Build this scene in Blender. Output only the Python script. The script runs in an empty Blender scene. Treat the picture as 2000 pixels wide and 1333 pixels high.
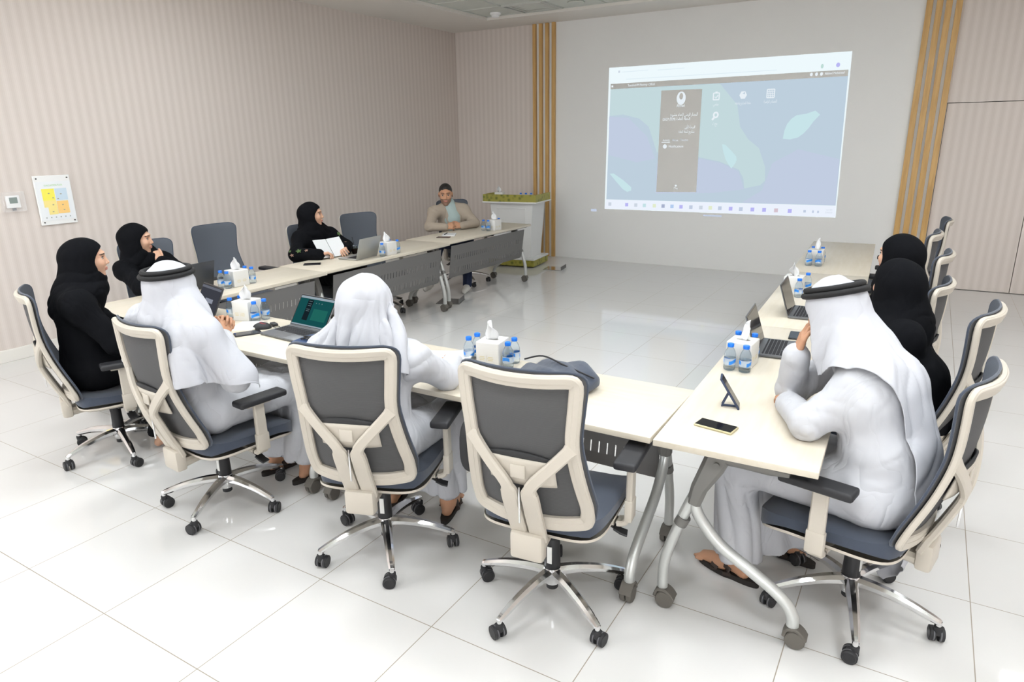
import bpy, bmesh, math, random
import numpy as np
from mathutils import Matrix, Vector
random.seed(7); np.random.seed(7)
SC = bpy.context.scene
COL = SC.collection
R = math.radians

# ------------------------------------------------------------------ camera
F_PX, PITCH, ROLL, YAW = 1327.36, 0.291858, -0.0158145, 0.544144
cy_, sy_ = math.cos(YAW), math.sin(YAW)
fwd = Vector((-sy_ * math.cos(PITCH), cy_ * math.cos(PITCH), -math.sin(PITCH)))
rt = Vector((cy_, sy_, 0)); up = rt.cross(fwd)
rt2 = rt * math.cos(ROLL) + up * math.sin(ROLL)
up2 = -rt * math.sin(ROLL) + up * math.cos(ROLL)
cam = bpy.data.cameras.new('camera'); camo = bpy.data.objects.new('camera', cam); COL.objects.link(camo)
cam.sensor_width = 36; cam.lens = 36 * F_PX / 2000; cam.clip_start = .05; cam.clip_end = 60
M = Matrix((rt2, up2, -fwd)).transposed().to_4x4(); M.translation = (2.0315, -1.72507, 1.8237)
camo.matrix_world = M
SC.camera = camo

# ------------------------------------------------------------------ world, lights, exposure
w = bpy.data.worlds.new('world'); SC.world = w; w.use_nodes = True
w.node_tree.nodes['Background'].inputs[0].default_value = (.9, .95, 1, 1)
w.node_tree.nodes['Background'].inputs[1].default_value = .3
SC.view_settings.view_transform = 'Standard'
SC.view_settings.look = 'None'
SC.view_settings.exposure = 1.13
SC.view_settings.gamma = 1
SC.view_settings.use_curve_mapping = False
SC.cycles.max_bounces = 8
SC.cycles.diffuse_bounces = 4
SC.cycles.glossy_bounces = 4
SC.cycles.transmission_bounces = 8
SC.cycles.transparent_max_bounces = 12
SC.cycles.caustics_reflective = False
SC.cycles.caustics_refractive = False
SC.cycles.sample_clamp_indirect = 4
SC.cycles.use_denoising = True
LIGHT_E = 13.2
PANELS = [(-3.9, -1.2), (-2.1, -1.2), (-.3, -1.2), (1.5, -1.2), (3.3, -1.2),
          (-3.9, .6), (-2.1, .6), (-.3, .6), (1.5, .6), (3.3, .6),
          (-2.85, 2.4), (-.3, 2.4), (1.5, 2.4), (3.3, 2.4), (3.9, 4.2)]
DIM = [(3.6, 5.3)]

# ------------------------------------------------------------------ materials
def math_node(nt, op, a, b=None, c=None):
    n = nt.nodes.new('ShaderNodeMath'); n.operation = op
    for i, x in enumerate((a, b, c)):
        if x is None: continue
        if isinstance(x, (int, float)): n.inputs[i].default_value = x
        else: nt.links.new(x, n.inputs[i])
    return n.outputs[0]

MATS = {}
def mat(name, col, rough=.5, metal=0, spec=.5, emit=None, es=0, trans=0, ior=1.45, alpha=1, sheen=0, bump=None, coat=0, sss=0, fold=None):
    if name in MATS: return MATS[name]
    m = bpy.data.materials.new(name); m.use_nodes = True
    nt = m.node_tree; b = nt.nodes['Principled BSDF']
    c = tuple(col) + ((1,) if len(col) == 3 else ())
    b.inputs['Base Color'].default_value = c
    b.inputs['Roughness'].default_value = rough
    b.inputs['Metallic'].default_value = metal
    b.inputs['Specular IOR Level'].default_value = spec
    b.inputs['IOR'].default_value = ior
    b.inputs['Transmission Weight'].default_value = trans
    b.inputs['Alpha'].default_value = alpha
    if sheen: b.inputs['Sheen Weight'].default_value = sheen
    if coat: b.inputs['Coat Weight'].default_value = coat
    if sss:
        b.inputs['Subsurface Weight'].default_value = sss
        b.inputs['Subsurface Radius'].default_value = (.01, .004, .002)
    if emit is not None:
        b.inputs['Emission Color'].default_value = tuple(emit) + (1,)
        b.inputs['Emission Strength'].default_value = es
    if bump:
        sc, st = bump
        tc = nt.nodes.new('ShaderNodeTexCoord'); n = nt.nodes.new('ShaderNodeTexNoise'); bp = nt.nodes.new('ShaderNodeBump')
        n.inputs['Scale'].default_value = sc; n.inputs['Detail'].default_value = 3
        bp.inputs['Strength'].default_value = st; bp.inputs['Distance'].default_value = .002
        nt.links.new(tc.outputs['Object'], n.inputs['Vector']); nt.links.new(n.outputs['Fac'], bp.inputs['Height'])
        nt.links.new(bp.outputs['Normal'], b.inputs['Normal'])
    if fold:
        sc, dist, zs = fold
        tc = nt.nodes.new('ShaderNodeTexCoord'); mp = nt.nodes.new('ShaderNodeMapping'); mp.inputs['Scale'].default_value = (1, 1, zs)
        n = nt.nodes.new('ShaderNodeTexNoise'); bp = nt.nodes.new('ShaderNodeBump')
        n.inputs['Scale'].default_value = sc; n.inputs['Detail'].default_value = 2; n.inputs['Distortion'].default_value = 1.2
        bp.inputs['Strength'].default_value = .8; bp.inputs['Distance'].default_value = dist
        ab = math_node(nt, 'ABSOLUTE', math_node(nt, 'SUBTRACT', n.outputs['Fac'], .5))
        pw = math_node(nt, 'POWER', math_node(nt, 'MULTIPLY', ab, 3.0), .8)
        nt.links.new(tc.outputs['Object'], mp.inputs[0]); nt.links.new(mp.outputs[0], n.inputs['Vector']); nt.links.new(pw, bp.inputs['Height'])
        nt.links.new(bp.outputs['Normal'], b.inputs['Normal'])
    MATS[name] = m
    return m

def N(nt, t, **k):
    n = nt.nodes.new(t)
    for a, v in k.items():
        if a in n.inputs: n.inputs[a].default_value = v
        else: setattr(n, a, v)
    return n
def wallpaper(name, axis):
    m = bpy.data.materials.new(name); m.use_nodes = True; nt = m.node_tree; b = nt.nodes['Principled BSDF']
    tc = nt.nodes.new('ShaderNodeTexCoord'); sp = nt.nodes.new('ShaderNodeSeparateXYZ')
    nt.links.new(tc.outputs['Object'], sp.inputs[0])
    u = sp.outputs[axis]
    # soft vertical stripes 10 cm pitch with finer lines inside
    s = math_node(nt, 'SINE', math_node(nt, 'MULTIPLY', u, 2 * math.pi / .085))
    s2 = math_node(nt, 'SINE', math_node(nt, 'MULTIPLY', u, 2 * math.pi / .0145))
    ss = math_node(nt, 'MULTIPLY_ADD', s2, .12, math_node(nt, 'MULTIPLY', s, .36))
    f = math_node(nt, 'ADD', ss, .5)
    cr = nt.nodes.new('ShaderNodeMix'); cr.data_type = 'RGBA'
    nt.links.new(f, cr.inputs[0])
    cr.inputs[6].default_value = (.62, .55, .505, 1); cr.inputs[7].default_value = (.70, .63, .585, 1)
    nt.links.new(cr.outputs[2], b.inputs['Base Color'])
    b.inputs['Roughness'].default_value = .62; b.inputs['Specular IOR Level'].default_value = .3
    bp = nt.nodes.new('ShaderNodeBump'); bp.inputs['Strength'].default_value = .25; bp.inputs['Distance'].default_value = .002
    nt.links.new(f, bp.inputs['Height']); nt.links.new(bp.outputs['Normal'], b.inputs['Normal'])
    return m

def floor_mat():
    m = bpy.data.materials.new('glossy_floor_tiles'); m.use_nodes = True; nt = m.node_tree; b = nt.nodes['Principled BSDF']
    tc = nt.nodes.new('ShaderNodeTexCoord'); sp = nt.nodes.new('ShaderNodeSeparateXYZ')
    nt.links.new(tc.outputs['Object'], sp.inputs[0])
    def line(o):
        a = math_node(nt, 'FLOORED_MODULO', math_node(nt, 'ADD', o, .3), .6)
        d = math_node(nt, 'ABSOLUTE', math_node(nt, 'SUBTRACT', a, .3))
        return math_node(nt, 'LESS_THAN', d, .0018)
    g = math_node(nt, 'MAXIMUM', line(sp.outputs[0]), line(sp.outputs[1]))
    n = N(nt, 'ShaderNodeTexNoise', Scale=.7, Detail=4); nt.links.new(tc.outputs['Object'], n.inputs['Vector'])
    c1 = nt.nodes.new('ShaderNodeMix'); c1.data_type = 'RGBA'; nt.links.new(n.outputs['Fac'], c1.inputs[0])
    c1.inputs[6].default_value = (.64, .63, .615, 1); c1.inputs[7].default_value = (.675, .665, .65, 1)
    c2 = nt.nodes.new('ShaderNodeMix'); c2.data_type = 'RGBA'; nt.links.new(g, c2.inputs[0])
    nt.links.new(c1.outputs[2], c2.inputs[6]); c2.inputs[7].default_value = (.27, .23, .18, 1)
    nt.links.new(c2.outputs[2], b.inputs['Base Color'])
    r = math_node(nt, 'MULTIPLY_ADD', g, .5, .05); nt.links.new(r, b.inputs['Roughness'])
    b.inputs['Specular IOR Level'].default_value = .6
    return m

def wood_mat(name, c1, c2, sc=(1, 1, .1)):
    m = bpy.data.materials.new(name); m.use_nodes = True; nt = m.node_tree; b = nt.nodes['Principled BSDF']
    tc = nt.nodes.new('ShaderNodeTexCoord'); mp = nt.nodes.new('ShaderNodeMapping'); mp.inputs['Scale'].default_value = sc
    n = N(nt, 'ShaderNodeTexNoise', Scale=30, Detail=5, Distortion=.6)
    nt.links.new(tc.outputs['Object'], mp.inputs[0]); nt.links.new(mp.outputs[0], n.inputs['Vector'])
    r = nt.nodes.new('ShaderNodeValToRGB'); r.color_ramp.elements[0].position = .35; r.color_ramp.elements[1].position = .65
    r.color_ramp.elements[0].color = c1 + (1,); r.color_ramp.elements[1].color = c2 + (1,)
    nt.links.new(n.outputs['Fac'], r.inputs[0]); nt.links.new(r.outputs[0], b.inputs['Base Color'])
    b.inputs['Roughness'].default_value = .42
    return m

M_FLOOR = floor_mat()
M_WPX = wallpaper('wallpaper_stripes_side', 1)
M_WPY = wallpaper('wallpaper_stripes_back', 0)
M_WHITEWALL = mat('matt_grey_wall_paint', (.79, .785, .77), .7, spec=.2)
M_CEIL = mat('ceiling_paint', (.74, .70, .65), .8)
M_CTILE = mat('ceiling_tile', (.62, .63, .58), .85, bump=(300, .3))
M_TBAR = mat('ceiling_grid', (.55, .56, .52), .5)
M_SKIRT = mat('skirting', (.78, .75, .70), .4)
M_OAK = wood_mat('oak_slat', (.50, .29, .09), (.62, .38, .14), (1, 1, .08))
M_TOP = wood_mat('pale_maple_top', (.58, .52, .42), (.61, .555, .465), (.12, 1, 1))
M_TOPEDGE = mat('table_edge', (.66, .55, .44), .5)
M_SILVER = mat('silver_paint_tube', (.55, .56, .545), .38, metal=.55)
M_BRACKET = mat('grey_bracket', (.17, .165, .155), .45, metal=.2)
M_PANEL = mat('grey_panel', (.16, .155, .152), .5, metal=.2)
M_GCASTER = mat('grey_rubber', (.12, .11, .095), .6)
M_BEIGE = mat('beige_plastic', (.51, .465, .40), .42)
M_CHROME = mat('polished_aluminium', (.78, .78, .79), .12, metal=1)
M_BLACK = mat('black_plastic', (.018, .018, .02), .45)
M_BLACKRUB = mat('black_rubber', (.025, .025, .027), .7)
M_TYRE = mat('caster_rim_grey', (.13, .13, .14), .5)
M_SEAT = mat('slate_blue_fabric', (.045, .057, .084), .85, sheen=.25, bump=(900, .5))
M_PAD = mat('arm_pad_black', (.02, .02, .023), .55)
def mesh_fabric(nm='grey_mesh_fabric', col=(.082, .081, .083, 1)):
    m = bpy.data.materials.new(nm); m.use_nodes = True; nt = m.node_tree; b = nt.nodes['Principled BSDF']
    b.inputs['Base Color'].default_value = col; b.inputs['Roughness'].default_value = .75
    tc = nt.nodes.new('ShaderNodeTexCoord'); sp = nt.nodes.new('ShaderNodeSeparateXYZ'); nt.links.new(tc.outputs['Object'], sp.inputs[0])
    s = math_node(nt, 'SINE', math_node(nt, 'MULTIPLY', sp.outputs[2], 2 * math.pi / .004))
    a = math_node(nt, 'MULTIPLY_ADD', s, .05, .93)
    nt.links.new(a, b.inputs['Alpha'])
    bp = nt.nodes.new('ShaderNodeBump'); bp.inputs['Strength'].default_value = .4; bp.inputs['Distance'].default_value = .001
    nt.links.new(s, bp.inputs['Height']); nt.links.new(bp.outputs['Normal'], b.inputs['Normal'])
    return m
M_MESH = mesh_fabric(); M_MESHF = mesh_fabric('slate_mesh_front', (.105, .118, .142, 1))

# ------------------------------------------------------------------ geometry helpers
class MB:
    def __init__(s): s.v = []; s.f = []; s.m = []
    def add(s, v, f, M=None, mi=0):
        o = len(s.v)
        if M is not None: v = [M @ Vector(p) for p in v]
        s.v += [tuple(p) for p in v]; s.f += [tuple(i + o for i in q) for q in f]; s.m += [mi] * len(f); return s
    def box(s, c, d, r=0, M=None, mi=0, seg=2):
        x, y, z = d[0] / 2, d[1] / 2, d[2] / 2
        if r <= 0:
            v = [(sx * x, sy * y, sz * z) for sx in (-1, 1) for sy in (-1, 1) for sz in (-1, 1)]
            f = [(0, 1, 3, 2), (4, 6, 7, 5), (0, 4, 5, 1), (2, 3, 7, 6), (0, 2, 6, 4), (1, 5, 7, 3)]
        else:
            bm = bmesh.new(); bmesh.ops.create_cube(bm, size=1)
            for q in bm.verts: q.co = Vector((q.co.x * d[0], q.co.y * d[1], q.co.z * d[2]))
            bmesh.ops.bevel(bm, geom=bm.edges[:], offset=min(r, x * .98, y * .98, z * .98), segments=seg, affect='EDGES', profile=.5)
            bm.verts.index_update(); v = [q.co.copy() for q in bm.verts]; f = [[q.index for q in g.verts] for g in bm.faces]; bm.free()
        T = Matrix.Translation(c)
        return s.add(v, f, T if M is None else M @ T, mi)
    def tube(s, path, rad, n=12, M=None, mi=0, cap=True, closed=False, flat=1.0, upv=(0, 0, 1)):
        P = [Vector(p) for p in path]; k = len(P)
        if not hasattr(rad, '__len__'): rad = [rad] * k
        v = []; f = []
        prev = None
        for i, p in enumerate(P):
            if closed: t = P[(i + 1) % k] - P[i - 1]
            else: t = P[min(i + 1, k - 1)] - P[max(i - 1, 0)]
            t.normalize()
            if prev is None:
                u = Vector(upv); 
                if abs(u.dot(t)) > .95: u = Vector((1, 0, 0))
            else: u = prev
            a = (u - t * u.dot(t)).normalized(); b = t.cross(a); prev = a
            for j in range(n):
                th = 2 * math.pi * j / n
                v.append(p + a * (math.cos(th) * rad[i] * flat) + b * (math.sin(th) * rad[i]))
        m = k if closed else k - 1
        for i in range(m):
            for j in range(n):
                a0 = i * n + j; a1 = i * n + (j + 1) % n; b0 = ((i + 1) % k) * n + j; b1 = ((i + 1) % k) * n + (j + 1) % n
                f.append((a0, a1, b1, b0))
        if cap and not closed:
            f.append(tuple(range(n))[::-1]); f.append(tuple((k - 1) * n + j for j in range(n)))
        return s.add(v, f, M, mi)
    def sweep(s, path, w, d, nrm=(0, 1, 0), closed=False, M=None, mi=0, ch=.25):
        """rectangular band with chamfered corners; w in the plane, d along nrm"""
        P = [Vector(p) for p in path]; k = len(P); v = []; f = []
        if not hasattr(w, '__len__'): w = [w] * k
        if not hasattr(d, '__len__'): d = [d] * k
        for i, p in enumerate(P):
            if closed: t = P[(i + 1) % k] - P[i - 1]
            else: t = P[min(i + 1, k - 1)] - P[max(i - 1, 0)]
            t.normalize(); nn = Vector(nrm); nn = (nn - t * nn.dot(t)).normalized(); b = t.cross(nn)
            hw, hd = w[i] / 2, d[i] / 2; c = min(hw, hd) * ch * 2
            for (x, y) in ((-hw + c, -hd), (hw - c, -hd), (hw, -hd + c), (hw, hd - c), (hw - c, hd), (-hw + c, hd), (-hw, hd - c), (-hw, -hd + c)):
                v.append(p + b * x + nn * y)
        n = 8; m = k if closed else k - 1
        for i in range(m):
            for j in range(n):
                a0 = i * n + j; a1 = i * n + (j + 1) % n; b0 = ((i + 1) % k) * n + j; b1 = ((i + 1) % k) * n + (j + 1) % n
                f.append((a0, b0, b1, a1))
        if not closed:
            f.append(tuple(range(n))); f.append(tuple((k - 1) * n + j for j in range(n))[::-1])
        return s.add(v, f, M, mi)
    def lathe(s, prof, n=24, M=None, mi=0, caps=True):
        v = []; f = []
        for r, z in prof:
            for j in range(n): v.append((r * math.cos(2 * math.pi * j / n), r * math.sin(2 * math.pi * j / n), z))
        for i in range(len(prof) - 1):
            for j in range(n): f.append((i * n + j, i * n + (j + 1) % n, (i + 1) * n + (j + 1) % n, (i + 1) * n + j))
        if caps:
            f.append(tuple(range(n))[::-1]); f.append(tuple((len(prof) - 1) * n + j for j in range(n)))
        return s.add(v, f, M, mi)
    def prism(s, poly, z0, z1, M=None, mi=0):
        n = len(poly); v = [(x, y, z0) for x, y in poly] + [(x, y, z1) for x, y in poly]
        f = [tuple(range(n))[::-1], tuple(range(n, 2 * n))] + [(i, (i + 1) % n, (i + 1) % n + n, i + n) for i in range(n)]
        return s.add(v, f, M, mi)
    def obj(s, name, mats, parent=None, smooth=35, loc=None, rot=None):
        me = bpy.data.meshes.new(name); me.from_pydata(s.v, [], s.f); me.update()
        return link_mesh(name, me, mats, parent, smooth, loc, rot, s.m)
def link_mesh(name, me, mats, parent=None, smooth=35, loc=None, rot=None, mi=None):
    if not isinstance(mats, (list, tuple)): mats = [mats]
    for m in mats: me.materials.append(m)
    if mi is not None and len(mats) > 1: me.polygons.foreach_set('material_index', mi)
    if smooth:
        me.polygons.foreach_set('use_smooth', [True] * len(me.polygons))
        if smooth < 179: me.set_sharp_from_angle(angle=R(smooth))
    o = bpy.data.objects.new(name, me); COL.objects.link(o)
    if parent is not None: o.parent = parent
    if loc: o.location = loc
    if rot: o.rotation_euler = rot
    return o
def recalc(o):
    bm = bmesh.new(); bm.from_mesh(o.data); bmesh.ops.recalc_face_normals(bm, faces=bm.faces); bm.to_mesh(o.data); bm.free()
def thing(name, label, cat, loc=(0, 0, 0), rz=0, group=None):
    o = bpy.data.objects.new(name, None); COL.objects.link(o); o.empty_display_size = .1
    o.location = loc; o.rotation_euler = (0, 0, rz); return tag(o, label, cat, group)
def tag(o, label, cat, group=None):
    o['label'] = label; o['category'] = cat
    if group: o['group'] = group
    return o
def struct(o): o['kind'] = 'structure'; return o
def dup(root, loc, rz, label=None, group=None):
    def cp(o, parent):
        c = o.copy(); COL.objects.link(c)
        if parent: c.parent = parent
        for ch in [x for x in CH.get(o.name, [])]: cp(ch, c)
        return c
    CH = {}
    for o in COL.objects:
        if o.parent: CH.setdefault(o.parent.name, []).append(o)
    r = cp(root, None); r.location = loc; r.rotation_euler = (0, 0, rz)
    if label: r['label'] = label
    if group: r['group'] = group
    return r
def spline(pts, n=8, closed=False):
    P = [Vector(p) for p in pts]; out = []; k = len(P)
    rng = range(k) if closed else range(k - 1)
    for i in rng:
        if closed: a, b, c, d = P[i - 1], P[i], P[(i + 1) % k], P[(i + 2) % k]
        else: a, b, c, d = P[max(i - 1, 0)], P[i], P[i + 1], P[min(i + 2, k - 1)]
        for j in range(n):
            t = j / n
            out.append(.5 * ((2 * b) + (c - a) * t + (2 * a - 5 * b + 4 * c - d) * t * t + (-a + 3 * b - 3 * c + d) * t ** 3))
    if not closed: out.append(P[-1])
    return out
def RX(a): return Matrix.Rotation(R(a), 4, 'X')
def RY(a): return Matrix.Rotation(R(a), 4, 'Y')
def RZ(a): return Matrix.Rotation(R(a), 4, 'Z')
def T(*p): return Matrix.Translation(p)

# ------------------------------------------------------------------ room
XL, XR, YB, YF, ZC = -4.69, 5.2, 7.8, -3.6, 3.4
# tile joints pass through the measured origin (0,0) every 60 cm
struct(MB().box(((XL + XR) / 2, (YB + YF) / 2, -.05), (XR - XL + .3, YB - YF + .3, .1)).obj('floor', M_FLOOR, smooth=0))
for o in (bpy.data.objects['floor'],):
    pass
struct(MB().box((XL - .075, (YB + YF) / 2, ZC / 2), (.15, YB - YF + .3, ZC)).obj('wall_left', M_WPX, smooth=0))
struct(MB().box((XR + .075, (YB + YF) / 2, ZC / 2), (.15, YB - YF + .3, ZC)).obj('wall_right', M_WPX, smooth=0))
struct(MB().box(((XL + XR) / 2, YF - .075, ZC / 2), (XR - XL, .15, ZC)).obj('wall_front', M_WPY, smooth=0))
bw = MB()
bw.box(((XL - 3.27) / 2, YB + .075, ZC / 2), (-3.27 - XL, .15, ZC), mi=0)
bw.box(((-3.27 + 2.08) / 2, YB + .075, ZC / 2), (2.08 + 3.27, .15, ZC), mi=1)
bw.box(((2.08 + XR) / 2, YB + .075, (ZC + 2.12) / 2), (XR - 2.08, .15, ZC - 2.12), mi=0)
bw.box(((3.62 + XR) / 2, YB + .075, 1.06), (XR - 3.62, .15, 2.12), mi=0)
struct(bw.obj('wall_back', [M_WPY, M_WHITEWALL], smooth=0))
# concealed double door in the right part of the back wall, papered like the wall
GAP = mat('door_gap_shadow_line', (.05, .042, .038), .9)
for i, (x0, x1) in enumerate(((2.085, 2.985), (2.992, 3.615))):
    d = MB().box(((x0 + x1) / 2, YB + .047, 1.06), (x1 - x0, .09, 2.105)).obj('door_%d' % (i + 1), M_WPY, smooth=0); struct(d)
struct(MB().box((2.85, YB + .11, 1.06), (1.6, .06, 2.12)).obj('wall_door_recess', GAP, smooth=0))
# oak slats
k = 1
for xs in ([-3.248, -3.142, -3.037, -2.93], [1.764, 1.86, 1.95, 2.046]):
    for x in xs:
        struct(MB().box((x, YB - .02, ZC / 2), (.052 if x < 0 else .062, .045, ZC), r=.003).obj('trim_%d' % k, M_OAK, smooth=0)); k += 1
# pale strips behind the slats
struct(MB().box((XL + .009, (YB + YF) / 2, .055), (.018, YB - YF, .11), r=.004).obj('baseboard_left', M_SKIRT, smooth=0))
# ceiling: plain border with a recessed lay-in grid
cb = MB(); gx0, gx1, gy0, gy1 = -3.63, 4.2, -2.6, 7.09
cb.box(((XL + gx0) / 2, (YB + YF) / 2, ZC + .05), (gx0 - XL, YB - YF, .1))
cb.box(((XR + gx1) / 2, (YB + YF) / 2, ZC + .05), (XR - gx1, YB - YF, .1))
cb.box(((gx0 + gx1) / 2, (YB + gy1) / 2, ZC + .05), (gx1 - gx0, YB - gy1, .1))
cb.box(((gx0 + gx1) / 2, (YF + gy0) / 2, ZC + .05), (gx1 - gx0, gy0 - YF, .1))
cb.box(((gx0 + gx1) / 2, (gy0 + gy1) / 2, ZC + .075), (gx1 - gx0, gy1 - gy0, .05), mi=1)
x = gx0
while x < gx1: cb.box((x, (gy0 + gy1) / 2, ZC + .045), (.024, gy1 - gy0, .012), mi=2); x += .6
y = gy1
while y > gy0: cb.box(((gx0 + gx1) / 2, y, ZC + .044), (gx1 - gx0, .024, .012), mi=2); y -= .6
struct(cb.obj('ceiling', [M_CEIL, M_CTILE, M_TBAR], smooth=0))
# made-up glowing windows behind the camera, added to brighten the walls
M_FILLPANE = mat('daylight_pane', (.8, .8, .8), .3, emit=(.93, .97, 1), es=3.4); M_WFR = mat('window_frame_paint', (.7, .7, .7), .4)
for i, (x0, x1) in enumerate(((-4.4, -2.0), (2.4, 4.4))):
    o_ = struct(MB().box(((x0 + x1) / 2, YF + .012, 1.75), (x1 - x0, .02, 1.9)).obj('window_%d' % (i + 1), M_FILLPANE, None, 0))
    f_ = MB()
    for x in (x0, (x0 + x1) / 2, x1): f_.box((x, YF + .03, 1.75), (.06, .05, 1.96))
    for z in (.8, 2.7): f_.box(((x0 + x1) / 2, YF + .03, z), (x1 - x0, .05, .06))
    f_.obj('window_frame', M_WFR, o_, 0)
M_LED = mat('led_diffuser', (.9, .9, .9), .5, emit=(.93, .972, 1), es=LIGHT_E)
M_LFR = mat('lamp_frame', (.8, .8, .8), .4)
M_LED3 = mat('led_diffuser_bright', (.9, .9, .9), .5, emit=(.93, .972, 1), es=LIGHT_E * 2.2)
M_LED2 = mat('led_diffuser_dimmed', (.9, .9, .9), .5, emit=(.93, .972, 1), es=LIGHT_E * .4)
for i, (x, y) in enumerate(PANELS + DIM):
    t = thing('ceiling_light', 'square white ceiling light panel in the suspended ceiling outside the frame', 'light', (x, y, ZC + .03), 0, 'ceiling light panels')
    f = MB()
    for a, b, c, d in ((0, .29, .6, .02), (0, -.29, .6, .02), (.29, 0, .02, .56), (-.29, 0, .02, .56)): f.box((a, b, 0), (c, d, .02))
    f.obj('frame', M_LFR, t, 0)
    MB().box((0, 0, .0), (.56, .56, .01)).obj('diffuser', M_LED3 if x < -3 else M_LED if i < len(PANELS) else M_LED2, t, 0)
# smoke detector, diffuser, speaker
t = thing('smoke_detector', 'round white smoke detector on the ceiling near the corner', 'smoke detector', (-3.37, 6.9, ZC + .05))
MB().lathe([(.075, 0), (.075, -.02), (.055, -.03)], 28).obj('base', mat('white_plastic', (.85, .85, .85), .4), t)
MB().lathe([(.055, -.03), (.055, -.045), (.045, -.055), (.02, -.06)], 28).obj('sensor_head', mat('white_plastic', (.85, .85, .85), .4), t)
t = thing('air_diffuser', 'square louvred air diffuser in the ceiling beside the smoke detector', 'air vent', (-2.73, 6.79, ZC + .04))
f = MB()
for k_, s_ in enumerate((.58, .46, .34, .22, .1)):
    z = -.006 + k_ * .008
    f.sweep([(s_ / 2, s_ / 2, z), (-s_ / 2, s_ / 2, z), (-s_ / 2, -s_ / 2, z), (s_ / 2, -s_ / 2, z)], .035, .006, (0, 0, 1), True)
f.obj('louvres', mat('vent_white', (.6, .6, .56), .5), t, 0)
MB().box((0, 0, .02), (.5, .5, .006)).obj('duct_opening', mat('dark_duct', (.03, .03, .03), .9), t, 0)
t = tag(MB().lathe([(.11, .0), (.11, -.008), (.095, -.012), (.0, -.010)], 32, M=T(-2.12, 6.83, ZC + .045)).obj('ceiling_speaker', M_CTILE), 'round flat speaker grille in the ceiling right of the air vent', 'speaker')
# ------------------------------------------------------------------ tables
TH = .745
def make_table(label, panel=True):
    t = thing('folding_table', label, 'table', group='flip top tables set out in a U')
    L, D = 1.796, .566
    tt = MB().box((0, 0, TH - .0125), (L, D, .025), r=.0025, seg=2).obj('tabletop', M_TOP, t, 30)
    MB().box((0, -D / 2 + .03, TH - .028), (L - .12, .02, .012)).box((0, D / 2 - .03, TH - .028), (L - .12, .02, .012)).obj('top_rail', M_BRACKET, t, 0)
    MB().tube([(-.83, .06, .69), (.83, .06, .69)], .02, 12).obj('crossbar', M_BRACKET, t)
    for s in (-1, 1):
        x = s * .83
        m = MB()
        # straight strut to the inner foot
        a = spline([(x, .10, .60), (x, .15, .48), (x, .19, .36), (x, .225, .24), (x, .235, .16), (x, .235, .085)], 6)
        m.tube(a, .021, 14)
        b = spline([(x, .125, .545), (x, .128, .48), (x, .095, .415), (x, .02, .335), (x, -.09, .265), (x, -.17, .215), (x, -.225, .17), (x, -.252, .12), (x, -.255, .085)], 6)
        m.tube(b, .0225, 14)
        lg = m.obj('leg_frame', M_SILVER, t)
        bk = MB()
        bk.sweep([(x, .05, .715), (x, .07, .66), (x, .115, .56), (x, .132, .49)], [.09, .085, .062, .052], [.05, .056, .054, .052], (1, 0, 0))
        bk.sweep([(x, .07, .70), (x, -.02, .70), (x, -.12, .69), (x, -.19, .69)], [.05, .05, .035, .02], .05, (1, 0, 0))
        bk.tube([(x - s * .034, .055, .675), (x + s * .034, .055, .675)], .011, 12)
        bk.tube([(x, .165, .42), (x, .180, .385)], .026, 14)
        bk.obj('hinge_bracket', M_BRACKET, lg)
        for y in (.235, -.255):
            c = MB()
            for dx in (-.014, .014):
                c.tube([(x + dx - .011, y - .014, .036), (x + dx - .007, y - .014, .036), (x + dx + .007, y - .014, .036), (x + dx + .011, y - .014, .036)], [.033, .036, .036, .033], 28)
            c.tube([(x, y, .05), (x, y, .092)], .0205, 16)
            c.sweep(spline([(x, y + .026, .045), (x, y + .016, .072), (x, y - .012, .080), (x, y - .036, .066), (x, y - .05, .046)], 4), .012, .052, (1, 0, 0))
            c.obj('caster', M_GCASTER, lg)
    if panel:
        xs = [-.775]; cols = []
        x = -.70
        while x < .70:
            xs += [x, x + .0065]; cols.append(len(xs) - 2); x += .042
        xs.append(.775)
        zs = [.325, .375, .43, .52, .575, .69]
        def yy(z): return .205 + .05 * (z - .325) / .365 if z > .35 else .195
        v = [(x, yy(z), z) for z in zs for x in xs]; f = []
        n = len(xs)
        for i in range(len(zs) - 1):
            for j in range(n - 1):
                if j in cols and i in (1, 3) : continue
                f.append((i * n + j, i * n + j + 1, (i + 1) * n + j + 1, (i + 1) * n + j))
        # lower lip
        o = len(v); v += [(xs[0], .175, .322), (xs[-1], .175, .322)]; f.append((o, o + 1, n - 1, 0)) if False else None
        m = MB().add(v, f)
        p = m.obj('modesty_panel', M_PANEL, t, 0)
        so = p.modifiers.new('thickness', 'SOLIDIFY'); so.thickness = .0025; so.offset = 0
    return t
t0 = make_table('near row table with the open dark laptop and headset, left of the empty tablet stand')
t0['label'] = 'left table of the row nearest the camera, holding two open laptops'
t0.location = (-1.431, .797, 0)
dup(t0, (.371, .797, 0), 0, 'right table of the row nearest the camera, with a dark bag on it')
dup(t0, (-2.556, 1.46, 0), R(-90.6), 'nearest table of the left row, with two tissue boxes close by and a black laptop')
dup(t0, (-2.575, 3.26, 0), R(-90.6), 'middle table of the left row, holding the silver laptop')
dup(t0, (-2.600, 5.06, 0), R(-91), 'far table of the left row, beside the white lectern')
tr = make_table('front table of the right row, with two phones on its near end', panel=False)
tr.location = (1.540, 1.412, 0); tr.rotation_euler = (0, 0, R(91.6))
dup(tr, (1.475, 3.215, 0), R(92.1), 'middle table of the right row, behind the white box of tissues with a laptop')
dup(tr, (1.405, 5.02, 0), R(92.4), 'bare far table of the right row nearest the projection wall')

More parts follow.
